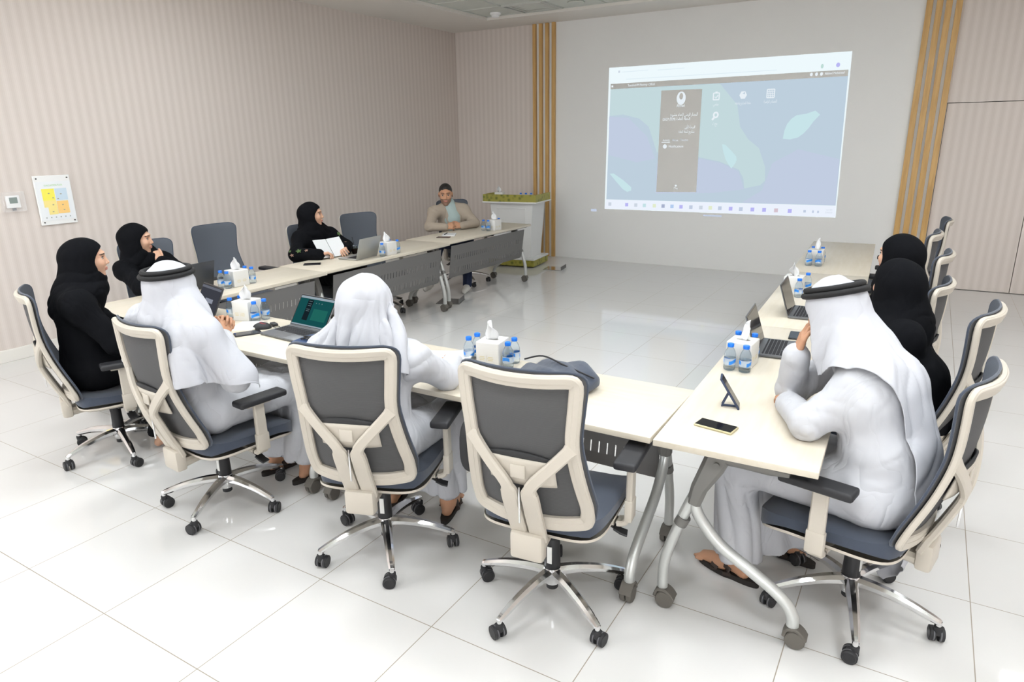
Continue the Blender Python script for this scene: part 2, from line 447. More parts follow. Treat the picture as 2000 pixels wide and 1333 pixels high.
# ------------------------------------------------------------------ office chair
def yb(x, z):                       # plane of the backrest, local y
    return -.345 + .22 * (1.11 - z) + .055 * (x / .23) ** 2 - .035 * math.sin(min(max((z - .48) / .6, 0), 1) * math.pi)
def make_chair(label):
    t = thing('office_chair', label, 'chair', group='mesh back office chairs around the tables')
    # five star base
    m = MB()
    m.lathe([(.0, .085), (.03, .085), (.034, .10), (.036, .16), (.0, .163)], 20)
    for k in range(5):
        a = R(90 + 72 * k)
        pts = spline([(.02, 0, .135), (.10, 0, .134), (.20, 0, .118), (.28, 0, .095), (.315, 0, .083)], 5)
        n = len(pts); wd = [.050 - .026 * i / (n - 1) for i in range(n)]; dd = [.046 - .024 * i / (n - 1) for i in range(n)]
        m.sweep(pts, wd, dd, (0, 0, 1), M=Matrix.Rotation(a, 4, 'Z'), ch=.3)
        m.tube([(.312, 0, .088), (.312, 0, .062)], .010, 12, M=Matrix.Rotation(a, 4, 'Z'))
    base = m.obj('star_base', M_CHROME, t)
    for k in range(5):
        a = R(90 + 72 * k); c = Matrix.Rotation(a, 4, 'Z') @ T(.312, 0, 0) @ RZ(37 * k + 20)
        m = MB()
        for s in (-1, 1):
            m.tube([(s * .006, .012, .0275), (s * .0235, .012, .0275)], .0275, 24, M=c, mi=0)
            m.tube([(s * .0235, .012, .0275), (s * .0262, .012, .0275)], [.0235, .021], 24, M=c, mi=1)
            m.tube([(s * .010, .012, .0275), (s * .014, .012, .0275)], .0281, 24, M=c, mi=2)
        m.tube([(0, 0, .05), (0, 0, .066)], .016, 14, M=c, mi=0)
        m.box((0, .006, .044), (.018, .04, .026), r=.006, M=c)
        m.obj('caster', [M_BLACKRUB, M_BLACK, M_TYRE], t)
    m = MB().lathe([(.022, .06), (.024, .062), (.024, .10), (.0, .10)], 18)
    m.obj('cylinder_tip', M_BLACKRUB, t)
    m = MB().lathe([(.031, .16), (.033, .165), (.030, .285), (.026, .292), (0, .292)], 22, mi=0).lathe([(.0165, .28), (.0165, .40), (0, .40)], 18, mi=1)
    m.box((.0, -.031, .225), (.02, .004, .075), mi=2)
    m.obj('gas_cylinder', [M_BLACK, M_CHROME, mat('sticker', (.75, .75, .73), .5)], t)
    # mechanism and lever
    m = MB().box((0, 0, .385), (.17, .24, .045), r=.012)
    m.box((.12, .02, .375), (.05, .03, .02), r=.006).obj('tilt_mechanism', M_BLACK, t)
    m = MB().sweep([(.14, .06, .375), (.22, .06, .368), (.245, .06, .355)], .02, .008, (0, 0, 1))
    m.sweep([(.235, .06, .362), (.262, .065, .345), (.285, .07, .338)], .045, .009, (0, 0, 1)).obj('tilt_lever', M_BLACK, t)
    # seat: rounded cushion with a waterfall front
    def seat_pt(u, v, k):
        # u across -1..1, v 0 rear..1 front ; superellipse outline
        return None
    bm = bmesh.new(); bmesh.ops.create_cube(bm, size=1)
    bmesh.ops.subdivide_edges(bm, edges=bm.edges[:], cuts=11, use_grid_fill=True)
    for q in bm.verts:
        x, y, z = q.co.x * 2, q.co.y * 2, q.co.z * 2
        r = max(abs(x), abs(y)); 
        # round outline in plan
        p = 5.0; l = (abs(x) ** p + abs(y) ** p) ** (1 / p)
        if l > 0: f_ = r / l; x *= f_; y *= f_
        edge = max(0, (max(abs(x), abs(y)) - .78) / .22)
        zz = z * (1 - .45 * edge ** 2)
        X = x * (.25 - .012 * (y < 0) * abs(y)); Y = .06 + y * .255
        Z = .452 + zz * .036
        if y > .3: Z -= .035 * ((y - .3) / .7) ** 2
        Z += .012 * (x * x) + .010 * max(0, -y) ** 2
        q.co = Vector((X, Y, Z))
    me = bpy.data.meshes.new('seat'); bm.to_mesh(me); bm.free(); link_mesh('seat', me, M_SEAT, t, 60)
    m = MB(); pts = []
    for k in range(40):
        a = 2 * math.pi * k / 40; c, s = math.cos(a), math.sin(a)
        x = math.copysign(abs(c) ** (2 / 5), c) * .247; y = math.copysign(abs(s) ** (2 / 5), s) * .25
        pts.append((x, .058 + y))
    zf = lambda y: -.035 * max(0, ((y - .06) / .255 - .3) / .7) ** 2
    v = []; f = []
    for lvl, (sc, z) in enumerate(((1.0, .428), (1.005, .418), (.93, .405), (.55, .395), (0.01, .393))):
        for x, y in pts: v.append((x * sc, .058 + (y - .058) * sc, z + zf(.058 + (y - .058) * sc)))
    for l in range(4):
        for k in range(40): f.append((l * 40 + k, (l + 1) * 40 + k, (l + 1) * 40 + (k + 1) % 40, l * 40 + (k + 1) % 40))
    m.add(v, f).obj('seat_shell', M_BEIGE, t, 60)
    # back frame: closed ring, Y brace and spine
    def corner(P, r):       # polyline with rounded corners, closed
        out = []; k = len(P)
        for i in range(k):
            a, b, c = Vector(P[i - 1]), Vector(P[i]), Vector(P[(i + 1) % k]); rr = r[i]
            u = (a - b).normalized(); w_ = (c - b).normalized()
            if rr <= 0: out.append(b); continue
            for q in range(6):
                t_ = q / 5; out.append((b + u * rr) * (1 - t_) ** 2 + b * 2 * t_ * (1 - t_) + (b + w_ * rr) * t_ * t_)
        return out
    hp = [(0, 1.096, .12), (.229, 1.106, .060), (.218, .96, .04), (.206, .85, .06), (.222, .70, .06), (.238, .58, .035), (.228, .486, .045), (.12, .474, .03)]
    full = hp + [(-a, b, c) for a, b, c in hp[:0:-1]]
    ring = corner([(a, b, 0) for a, b, c in full], [c for a, b, c in full])
    dense = []
    for i in range(len(ring)):
        a, b = ring[i], ring[(i + 1) % len(ring)]; n_ = max(1, int((b - a).length / .025))
        for q in range(n_): dense.append(a + (b - a) * q / n_)
    def inset_path(P, d):
        ar = sum(P[i].x * P[(i + 1) % len(P)].y - P[(i + 1) % len(P)].x * P[i].y for i in range(len(P))); sg = 1 if ar > 0 else -1
        out = []
        for i in range(len(P)):
            t_ = (P[(i + 2) % len(P)] - P[i - 2]).normalized(); out.append(P[i] + Vector((-t_.y, t_.x, 0)) * d * sg)
        return out
    rp = [(p.x, yb(p.x, p.y) - .010, p.y) for p in inset_path(dense, .0235)]
    wd = [.047 + .012 * max(0, min(1, (.56 - p[2]) / .06)) for p in rp]
    m = MB().sweep(rp, wd, .022, (0, 1, .2), True, ch=.22)
    rp2 = [(p.x, yb(p.x, p.y) - .021, p.y) for p in inset_path(dense, .017)]
    m.sweep(rp2, .024, .008, (0, 1, .2), True, ch=.3)
    for s in (-1, 1):
        br = []
        bp = [(.186, .842, -.010), (.172, .825, -.014), (.062, .705, -.036), (.046, .683, -.040), (.038, .655, -.042), (.037, .50, -.040), (.036, .42, -.03)]
        for (a0, b0, c0), (a1, b1, c1) in zip(bp, bp[1:]):
            for q in range(5): t_ = q / 5; br.append((a0 + (a1 - a0) * t_, b0 + (b1 - b0) * t_, c0 + (c1 - c0) * t_))
        br.append(bp[-1]); br = [(s * a, yb(a, b) + c, b) for a, b, c in br]
        wds = [.044 + .012 * max(0, 1 - i / 6) for i in range(len(br))]
        wds = [w_ + (.022 if i > 17 else 0) * min(1, (i - 17) / 4 if i > 17 else 0) for i, w_ in enumerate(wds)]
        m.sweep(br, wds, .026, (0, 1, .2), ch=.25)
    m.box((0, -.238, .40), (.13, .055, .11), r=.014)
    m.sweep([(0, -.235, .375), (0, -.15, .375), (0, -.02, .385)], [.11, .09, .085], [.05, .04, .03], (0, 0, 1), ch=.3)
    m.obj('backrest_frame', M_BEIGE, t, 40)
    MB().box((0, yb(0, .6) - .057, .60), (.006, .008, .14), r=.002).obj('spine_slit', M_CHROME, t)
    # stretched mesh
    n, mm = 24, 30; v = []; f = []
    zs = [.482 + (1.108 - .482) * (.5 - .5 * math.cos(math.pi * j / mm)) for j in range(mm + 1)]
    def hw(z): return float(np.interp(z, [.474, .482, .495, .52, .58, .64, .74, .85, .90, .96, 1.05, 1.075, 1.092, 1.102, 1.108], [.15, .19, .213, .230, .241, .235, .222, .210, .213, .220, .229, .228, .217, .20, .175]))
    for side in (.010, .002):
        for j in range(mm + 1):
            z = zs[j]
            for i in range(n + 1):
                x = hw(z) * (2 * i / n - 1); v.append((x, yb(x, z) + side, z))
    W_ = n + 1; O = W_ * (mm + 1)
    for j in range(mm):
        for i in range(n):
            a = j * W_ + i; f.append((a, a + 1, a + W_ + 1, a + W_)[::-1]); f.append((O + a, O + a + 1, O + a + W_ + 1, O + a + W_))
    bd = [i for i in range(W_)] + [j * W_ + n for j in range(1, mm + 1)] + [mm * W_ + i for i in range(n - 1, -1, -1)] + [j * W_ for j in range(mm - 1, 0, -1)]
    for a, b in zip(bd, bd[1:] + bd[:1]): f.append((a, b, O + b, O + a))
    mb_ = MB().add(v, f); nf_ = 2 * n * mm; mb_.m = [1 - (i % 2) if i < nf_ else 0 for i in range(len(f))]
    mb_.obj('backrest_mesh', [M_MESH, M_MESHF], t, 60)
    rim = [v[i] for i in bd]
    rim = [(p[0], p[1] - .004, p[2]) for p in rim]
    MB().tube(rim, .0048, 8, closed=True).obj('mesh_edging', M_SEAT, t)
    # lumbar support
    m = MB(); v = []; f = []
    for j in range(7):
        z = .675 + .10 * j / 6
        for i in range(13):
            x = -.125 + .25 * i / 12; top = .035 * (1 - (x / .125) ** 2) * (j / 6)
            v.append((x, yb(x, z) - .008 - .010 * (1 - (x / .125) ** 2), z + top * .3))
    for j in range(6):
        for i in range(12): a = j * 13 + i; f.append((a, a + 1, a + 14, a + 13))
    lb = m.add(v, f).obj('lumbar_support', M_BEIGE, t, 60); so = lb.modifiers.new('t', 'SOLIDIFY'); so.thickness = .006; so.offset = 0
    MB().box((0, yb(0, .73) - .026, .735), (.055, .006, .05), r=.002).obj('lumbar_catch', M_BEIGE, lb)
    v = []; f = []
    for j in range(5):
        for i in range(15):
            x = -.14 + .28 * i / 14; e = 1 - (x / .14) ** 2; z = .775 + (-.02 + .052 * j / 4) * max(e, .05) + .004
            v.append((x, yb(x, z) - .004 - .006 * e, z))
    for j in range(4):
        for i in range(14): a = j * 15 + i; f.append((a, a + 1, a + 16, a + 15))
    lp = MB().add(v, f).obj('lumbar_pad', M_BLACKRUB, lb, 60); so = lp.modifiers.new('t', 'SOLIDIFY'); so.thickness = .008; so.offset = 0
    # arms
    for s in (-1, 1):
        m = MB()
        m.sweep(spline([(s * .16, .06, .400), (s * .24, .06, .392), (s * .278, .06, .40), (s * .292, .06, .43), (s * .295, .06, .50), (s * .295, .06, .60), (s * .295, .06, .665)], 5), [.07, .068, .066, .062] + [.058] * 20 + [.056] * 7, .024, (1, 0, .0), ch=.25)
        m.box((s * .295, .06, .657), (.03, .13, .014), r=.004)
        m.box((s * .295, .06, .455), (.030, .066, .09), r=.006)
        a = m.obj('armrest', M_BEIGE, t, 40)
        MB().box((s * .295, .075, .679), (.085, .255, .032), r=.011, seg=3).obj('arm_pad', M_PAD, a, 50)
    return t
CH0 = make_chair('empty office chair at the near table, closest to the camera corner and backed by a dark bag')
def place_chair(x, y, phi, label, spin=0, first=False):
    if first:
        CH0.location = (x, y, 0); CH0.rotation_euler = (0, 0, R(phi - 90)); CH0['label'] = label; return CH0
    return dup(CH0, (x, y, 0), R(phi - 90), label)
def spin_base(root, deg):           # turn the star base and casters of one chair about its column
    for ch in [o for o in COL.objects if o.parent == root and o.name.split('.')[0] in ('star_base', 'caster')]:
        ch.rotation_euler = (0, 0, R(deg))
chairs = {}
for k_, x, y, phi, spin, drop, lab in (
    ('D', .93, .383, 96, -30, .0, 'empty office chair in the foreground in front of the dark bag'),
    ('C', .084, .340, 110, 27, .03, 'office chair of the man in a plain white headscarf who is writing'),
    ('B', -.926, .242, 84, 6, .055, 'office chair of the man with black head cord and clasped hands'),
    ('A', -2.04, .320, 67, -18, .05, 'leftmost office chair, under the woman in black seen in profile'),
    ('W', -3.17, 1.50, -3, 10, .06, 'office chair behind the woman in black who rests her chin on her hand'),
    ('F', -3.32, 2.27, -2, 0, .02, 'empty office chair facing the left row, between two women against the wall'),
    ('G', -2.99, 3.06, -6, 22, .09, 'office chair under the woman in black who holds an open notebook'),
    ('H', -3.01, 3.78, -14, 5, .06, 'empty office chair just behind the silver laptop'),
    ('I', -3.02, 5.46, -26, 40, .06, 'office chair of the man in the beige blazer'),
    ('J', 1.973, .917, 168, -8, .035, 'office chair of the man in white with black head cord at the right row'),
    ('K', 2.02, 1.74, 168, 35, .0, 'second office chair of the right row, under the nearer woman in black'),
    ('L', 1.86, 2.52, 171, 10, .05, 'third office chair of the right row, under the farther woman in black'),
    ('M', 1.87, 3.36, 172, 30, .02, 'fourth office chair of the right row, empty beyond the two women'),
    ('O', 1.81, 4.22, 174, 0, .0, 'fifth office chair of the right row, empty and nearly hidden'),
    ('P', 1.90, 5.50, 182, 0, .04, 'turned away empty office chair at the far end of the right row')):
    c = place_chair(x, y, phi, lab, first=(k_ == 'D')); chairs[k_] = (c, spin, drop)
for c, a, drop in chairs.values():
    spin_base(c, (a - 90 - math.degrees(c.rotation_euler.z)))
    for ch in [o for o in COL.objects if o.parent == c and o.name.split('.')[0] not in ('star_base', 'caster', 'cylinder_tip', 'gas_cylinder')]:
        ch.location.z -= drop
# ------------------------------------------------------------------ writing helpers
AR = {'ا': 'ﺍﺎ', 'أ': 'ﺃﺄ', 'إ': 'ﺇﺈ', 'د': 'ﺩﺪ', 'ر': 'ﺭﺮ', 'ز': 'ﺯﺰ', 'و': 'ﻭﻮ', 'ة': 'ﺓﺔ', 'ى': 'ﻯﻰ',
      'ب': 'ﺏﺐﺑﺒ', 'ت': 'ﺕﺖﺗﺘ', 'ح': 'ﺡﺢﺣﺤ', 'خ': 'ﺥﺦﺧﺨ', 'س': 'ﺱﺲﺳﺴ', 'ش': 'ﺵﺶﺷﺸ', 'ط': 'ﻁﻂﻃﻄ', 'ع': 'ﻉﻊﻋﻌ', 'ف': 'ﻑﻒﻓﻔ', 'ق': 'ﻕﻖﻗﻘ',
      'ل': 'ﻝﻞﻟﻠ', 'م': 'ﻡﻢﻣﻤ', 'ن': 'ﻥﻦﻧﻨ', 'ه': 'ﻩﻪﻫﻬ', 'ي': 'ﻱﻲﻳﻴ', 'ج': 'ﺝﺞﺟﺠ', 'ك': 'ﻙﻚﻛﻜ', 'ص': 'ﺹﺺﺻﺼ'}
def arabic(s):
    out = []
    for w_ in s.split(' '):
        r = ''
        for i, ch in enumerate(w_):
            if ch not in AR: r += ch; continue
            prev = i > 0 and w_[i - 1] in AR and len(AR[w_[i - 1]]) == 4
            nxt = i + 1 < len(w_) and w_[i + 1] in AR and len(AR[ch]) == 4
            r += AR[ch][(3 if nxt else 1) if prev else (2 if nxt else 0)]
        out.append(r if w_ and w_[0].isdigit() else r[::-1])
    return ' '.join(out[::-1])
def text(name, body, size, m, parent, M_, align='CENTER', depth=0, width=None):
    c = bpy.data.curves.new('t', 'FONT'); c.body = body; c.size = size; c.align_x = align; c.align_y = 'CENTER'; c.extrude = depth
    c.resolution_u = 3
    o = bpy.data.objects.new('t', c); COL.objects.link(o); bpy.context.view_layer.update()
    me = bpy.data.meshes.new_from_object(o); bpy.data.objects.remove(o)
    if width and len(me.vertices):
        xs = [v.co.x for v in me.vertices]; k_ = width / max(1e-6, max(xs) - min(xs))
        for v in me.vertices: v.co.x *= k_
    me.transform(M_); me.materials.clear()
    return link_mesh(name, me, m, parent, 0)
EXPO = SC.view_settings.exposure
def lin(c): return tuple(((x / 255 + .055) / 1.055) ** 2.4 if x > 10 else x / 255 / 12.92 for x in c)
def glow(name, c, k=1.0):
    return mat(name, (0, 0, 0), .6, spec=.0, emit=lin(c), es=k * 2 ** -EXPO)
# ------------------------------------------------------------------ projected image on the wall
t = thing('projected_image', 'projected computer desktop with browser page and taskbar on the grey back wall', 'projection', (0, YB, 0))
G_BAR = glow('projection_white', (238, 249, 253)); G_TASK = glow('projection_taskbar', (236, 242, 253)); G_BLUE = glow('projection_blue', (190, 207, 221))
G_VIO = glow('projection_violet', (194, 205, 225)); G_GREEN = glow('projection_green', (196, 217, 221)); G_LEAF = glow('projection_leaf', (200, 228, 233)); G_TXT = glow('projection_text', (232, 240, 246))
G_DARK = mat('projection_dark', (.75, .735, .71), .7, spec=.2); G_INK = glow('projection_grey', (205, 214, 226)); G_PUR = glow('projection_purple', (186, 184, 243)); G_YEL = glow('projection_yellow', (226, 236, 205))
lay = [0]
def flat(name, pts, m, parent, layer):
    y = -.002 - layer * .0012
    mb = MB().add([(x, y, z) for x, z in pts], [tuple(range(len(pts)))]); o = mb.obj(name, m, parent, 0); recalc(o); return o
def wtext(body, x, z, size, m, parent, layer, align='CENTER', width=None):
    return text('caption', body, size, m, parent, T(x, -.002 - layer * .0012, z) @ RX(90), align, 0, width)
TL, TR_, BR, BL = (-2.06, 2.735), (1.035, 2.735), (1.07, .785), (-2.08, .775)
base = flat('browser_window', [TL, TR_, BR, BL], G_BAR, t, 0)
wp = flat('desktop_background', [(-2.03, 2.51), (1.02, 2.52), (1.055, .935), (-2.055, .915)], G_BLUE, t, 1)
flat('page_header', [(-2.03, 2.52), (1.018, 2.533), (1.018, 2.46), (-2.03, 2.45)], G_DARK, t, 3)
flat('dune', [(-2.028, 2.45), (-.493, 2.45), (-.249, 2.175), (-.194, 1.907), (-.08, 1.75), (.067, 1.635), (.163, 1.399), (.178, 1.228), (.124, 1.167), (-.078, 1.119), (-.10, 1.25), (-.168, 1.362), (-.423, 1.464), (-.68, 1.516), (-1.309, 1.588), (-1.443, 1.932), (-1.586, 2.043), (-1.829, 2.104), (-2.03, 2.09)], G_GREEN, wp, 2)
flat('dune', [(-1.30, 1.44), (-.68, 1.50), (-.42, 1.45), (-.17, 1.34), (-.08, 1.11), (-.5, 1.05), (-1.3, 1.02)], G_VIO, wp, 2)
flat('dune', [(.25, 1.45), (.55, 1.62), (1.035, 1.5), (1.05, .94), (-.1, .93), (.15, 1.1)], G_VIO, wp, 2)
flat('dune', [(-2.04, 2.08), (-1.75, 2.06), (-1.46, 1.80), (-1.33, 1.5), (-1.6, 1.45), (-2.04, 1.55)], G_VIO, wp, 2)
flat('leaf', [(.349, 1.749), (.36, 1.85), (.385, 1.928), (.43, 1.99), (.487, 2.03), (.6, 2.045), (.70, 2.079), (.759, 2.03), (.69, 1.95), (.644, 1.874), (.59, 1.81), (.529, 1.763), (.436, 1.74)], G_LEAF, wp, 3)
flat('leaf', [(-.412, 1.69), (-.368, 1.681), (-.29, 1.61), (-.216, 1.534), (-.205, 1.49), (-.218, 1.448), (-.265, 1.375), (-.31, 1.43), (-.354, 1.499), (-.39, 1.6)], G_LEAF, wp, 3)
flat('leaf', [(-2.011, 1.286), (-1.948, 1.29), (-1.80, 1.20), (-1.67, 1.101), (-1.668, 1.053), (-1.73, 1.032), (-1.80, 1.07), (-1.902, 1.172)], G_LEAF, wp, 3)
side = flat('side_panel', [(-1.281, 2.399), (-.723, 2.396), (-.718, 1.055), (-1.29, 1.044)], G_DARK, t, 4)
def disc(name, x, z, rx, rz, m, p, l, n=20): return flat(name, [(x + rx * math.cos(6.2832 * i / n), z + rz * math.sin(6.2832 * i / n)) for i in range(n)], m, p, l)
disc('avatar', -1.0, 2.29, .062, .085, G_TXT, side, 5)
disc('avatar_face', -1.0, 2.315, .026, .042, G_DARK, side, 6)
wtext('Ahmed', -1.002, 2.193, .055, G_TXT, side, 5, width=.11)
wtext(arabic('المسار الزمني لإعداد مشروع'), -.95, 2.078, .055, G_TXT, side, 5, width=.375)
wtext(arabic('الخطة العامة') .replace('', '') , -.955, 2.024, .052, G_TXT, side, 5, width=.19)
wtext('(2027-2029)', -1.155, 2.022, .046, G_TXT, side, 5, width=.175)
wtext(arabic('المرحلة الأولى'), -.86, 1.915, .052, G_TXT, side, 5, width=.145)
wtext(arabic('مشاريع الخطة العامة'), -.902, 1.855, .05, G_TXT, side, 5, width=.22)
wtext('Activity', -1.18, 1.748, .042, G_TXT, side, 5, width=.10)
wtext('About', -1.052, 1.748, .040, G_INK, side, 5, width=.085); wtext('Timeline', -.928, 1.748, .040, G_INK, side, 5, width=.107)
flat('tab_underline', [(-1.245, 1.724), (-1.125, 1.724), (-1.125, 1.716), (-1.245, 1.716)], G_TXT, side, 5)
disc('bell', -1.195, 1.664, .028, .028, G_TXT, side, 5); wtext('Notifications', -1.037, 1.664, .046, G_TXT, side, 5, width=.205)
disc('chat', -1.01, 1.137, .014, .014, G_TXT, side, 5); wtext('Chat', -1.008, 1.098, .04, G_TXT, side, 5, width=.055)
def ring_icon(x, z, hw_, hh, tck, r_=.02):
    o = [(x - hw_, z - hh), (x + hw_, z - hh), (x + hw_, z + hh), (x - hw_, z + hh)]
    m = MB(); y = -.007
    for a, b in zip(o, o[1:] + o[:1]): m.sweep([(a[0], y, a[1]), (b[0], y, b[1])], tck, .001, (0, 1, 0))
    return m
m = ring_icon(-.53, 2.294, .038, .042, .014); m.sweep([(-.55, -.007, 2.29), (-.535, -.007, 2.272), (-.505, -.007, 2.31)], .012, .001, (0, 1, 0)); m.box((-.53, -.007, 2.345), (.03, .001, .016)); m.obj('survey_icon', G_TXT, t, 0)
wtext(arabic('مهامي'), -.528, 2.197, .05, G_TXT, t, 4, width=.07)
o = disc('cube_icon', -.186, 2.296, .048, .052, G_TXT, t, 4, 6); flat('cube_face', [(-.195, 2.315), (-.165, 2.305), (-.165, 2.335)], G_BLUE, o, 5)
wtext(arabic('متابعة المشاريع والخطط'), -.183, 2.198, .045, G_TXT, t, 4, width=.2)
m = ring_icon(.154, 2.301, .045, .05, .012)
for q in (-1, 0, 1): m.box((.154 + q * .022, -.007, 2.30), (.008, .001, .09)); m.box((.154, -.007, 2.30 + q * .025), (.08, .001, .007))
m.obj('sheet_icon', G_TXT, t, 0); wtext(arabic('المصادر الرقمية').replace('', ''), .157, 2.205, .05, G_TXT, t, 4, width=.16)
m = MB(); m.sweep([(-.565, -.007, 2.0), (-.535, -.007, 2.035)], .026, .001, (0, 1, 0)); m.sweep([(-.52 + .028 * math.cos(6.2832 * i / 12), -.007, 2.062 + .032 * math.sin(6.2832 * i / 12)) for i in range(12)], .022, .001, (0, 1, 0), True); m.obj('search_icon', G_TXT, t, 0)
wtext(arabic('بحث'), -.525, 1.952, .05, G_TXT, t, 4, width=.065)
wtext('TeamHub PM Planning - Official', -1.575, 2.487, .042, G_TXT, t, 5, width=.39)
wtext('Ahmed Mohamed', .87, 2.502, .04, G_TXT, t, 5, width=.215)
for x in (.61, .668, .724): disc('header_icon', x, 2.50, .016, .02, G_TXT, t, 5, 10)
flat('home_icon', [(-2.015, 2.475), (-1.99, 2.475), (-1.99, 2.5), (-2.015, 2.5)], G_TXT, t, 5)
flat('tab_icon', [(-1.92, 2.66), (-1.895, 2.66), (-1.895, 2.69), (-1.92, 2.69)], G_INK, t, 2)
for x0, x1, z in ((-1.87, -1.48, 2.672), (-1.35, -.98, 2.668), (-1.8, .2, 2.575)):
    flat('address_line', [(x0, z), (x1, z + .004), (x1, z - .004), (x0, z - .008)], glow('projection_faint', (222, 236, 244)), t, 2)
disc('profile_icon', .723, 2.588, .016, .026, glow('projection_teal', (190, 220, 214)), t, 2); disc('assistant_icon', .898, 2.592, .022, .026, G_PUR, t, 2)
flat('taskbar', [(-2.055, .91), (1.056, .93), (1.07, .79), (-2.078, .78)], G_TASK, t, 2)
cols_ = [G_INK, G_PUR, G_INK, glow('p_teal', (196, 225, 230)), G_YEL, glow('p_slate', (170, 180, 205)), glow('p_sky', (180, 205, 240)), G_PUR, G_VIO, G_INK, G_YEL, G_VIO, G_PUR, G_VIO, G_PUR, G_PUR, glow('p_red', (214, 196, 206)), G_PUR]
xs_ = [-1.995, -1.73, -1.59, -1.46, -1.31, -1.18, -1.05, -.92, -.78, -.64, -.51, -.38, -.235, -.10, .05, .20, .35, .52]
for x, m_ in zip(xs_, cols_): flat('taskbar_icon', [(x - .024, .822), (x + .024, .824), (x + .024, .874), (x - .024, .872)], m_, t, 3)
for x, w_ in ((.70, .03), (.80, .02), (.86, .02)): flat('tray_icon', [(x - w_ / 2, .835), (x + w_ / 2, .835), (x + w_ / 2, .865), (x - w_ / 2, .865)], G_VIO, t, 3)
wtext('12:14 PM', .985, .878, .028, G_INK, t, 3, width=.07); wtext('25/06/2025', .985, .845, .028, G_INK, t, 3, width=.085)
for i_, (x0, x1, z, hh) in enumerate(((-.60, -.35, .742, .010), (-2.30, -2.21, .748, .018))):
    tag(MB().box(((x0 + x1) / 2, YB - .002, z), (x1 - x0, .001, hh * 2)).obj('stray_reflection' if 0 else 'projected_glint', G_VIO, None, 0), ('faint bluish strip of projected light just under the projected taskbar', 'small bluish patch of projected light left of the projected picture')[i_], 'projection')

# ------------------------------------------------------------------ wall things
t = thing('evacuation_plan', 'white framed evacuation floor plan in yellow and orange on the left wall', 'sign', (XL, 1.488, 1.345))
def onwall(mb): return mb
M_WPL = mat('white_acrylic', (.84, .84, .83), .25); M_PAPER = mat('plan_paper', (.80, .82, .84), .5)
MB().box((.012, 0, 0), (.014, .305, .428), r=.003).obj('backing_panel', M_WPL, t, 0)
MB().box((.021, 0, -.006), (.004, .29, .335)).obj('plan_sheet', M_PAPER, t, 0)
def pz(name, pts, c, l=0):
    m = MB().add([(.0235 + l * .0006, y, z) for y, z in pts], [tuple(range(len(pts)))]); o = m.obj(name, mat(name + '_%d%d%d' % tuple(int(255 * x) for x in c), c, .5), t, 0); recalc(o)
pz('floor_area', [(-.105, .10), (.0, .10), (-.002, -.0), (-.105, .0)], (.90, .82, .12)); pz('floor_area', [(-.105, .0), (.0, .0), (.0, -.125), (-.075, -.125), (-.075, -.06), (-.105, -.06)], (.90, .75, .28), 1)
pz('floor_area', [(.005, .10), (.105, .10), (.105, -.005), (.005, -.005)], (.58, .70, .80)); pz('floor_area', [(.002, -.01), (.10, -.01), (.10, -.12), (.002, -.12)], (.92, .60, .22), 2)
text('title', 'EVACUATION PLAN', .022, mat('title_green', (.35, .62, .25), .5), t, T(.0245, 0, .128) @ RZ(90) @ RX(90), width=.15)
M_INKD = mat('plan_ink', (.12, .12, .14), .6)
for y, z in ((-.05, .06), (.05, .05), (-.03, -.04), (.05, -.045), (-.04, -.10), (.055, -.09), (.02, .01), (-.02, .02)): pz('room_mark', [(y - .007, z - .004), (y + .007, z - .004), (y + .007, z + .004), (y - .007, z + .004)], (.35, .33, .25), 3)
for i in range(6): pz('legend_mark', [(-.11 + i * .04, -.155), (-.10 + i * .04, -.155), (-.10 + i * .04, -.145), (-.11 + i * .04, -.145)], (.35, .38, .36), 3)
for y in (-.128, .128):
    for z in (-.19, .19): MB().tube([(.018, y, z), (.026, y, z)], .006, 14).obj('screw_cap', M_BLACK, t)
t = thing('thermostat', 'white thermostat with green display under a clear cover on the left wall', 'thermostat', (XL, 1.147, 1.357))
MB().box((.018, 0, 0), (.026, .105, .105), r=.006).obj('housing', mat('white_plastic', (.85, .85, .85), .4), t)
MB().box((.0318, 0, .012), (.002, .062, .05)).obj('display', mat('lcd_green', (.10, .16, .14), .2), t, 0)
MB().box((.02, 0, -.063), (.012, .03, .02), r=.003).obj('lock_tab', M_TYRE, t, 0)
mb = MB()
for a, b, c, d in ((0, .08, .17, .003), (0, -.08, .17, .003), (.083, 0, .003, .16), (-.083, 0, .003, .16)): mb.box((.024, a, b), (.046, c, d))
mb.box((.047, 0, 0), (.002, .17, .163)); mb.obj('clear_cover', mat('clear_acrylic', (1, 1, 1), .05, trans=0, alpha=.10), t, 0)

# ------------------------------------------------------------------ lectern
M_LW = mat('lectern_white', (.74, .74, .73), .35); 
def pattern_mat():
    m = bpy.data.materials.new('green_patterned_board'); m.use_nodes = True; nt = m.node_tree; b = nt.nodes['Principled BSDF']
    tc = nt.nodes.new('ShaderNodeTexCoord'); v = N(nt, 'ShaderNodeTexVoronoi', Scale=16); nt.links.new(tc.outputs['Object'], v.inputs['Vector'])
    r = nt.nodes.new('ShaderNodeValToRGB'); r.color_ramp.elements[0].color = (.10, .12, .012, 1); r.color_ramp.elements[1].color = (.33, .30, .05, 1); r.color_ramp.elements[0].position = .1; r.color_ramp.elements[1].position = .5
    nt.links.new(v.outputs['Distance'], r.inputs[0]); nt.links.new(r.outputs[0], b.inputs['Base Color']); b.inputs['Roughness'].default_value = .45; return m
M_PAT = pattern_mat()
t = thing('lectern', 'white lectern with green patterned bands at top and foot, left of the oak slats', 'lectern', (-3.10, 6.98, 0), R(7))
MB().box((0, 0, .065), (.72, .56, .09)).obj('plinth_band', M_PAT, t, 0)
MB().box((0, 0, .122), (.74, .58, .025), r=.004).obj('plinth_top', M_LW, t, 0)
mb = MB(); v = []
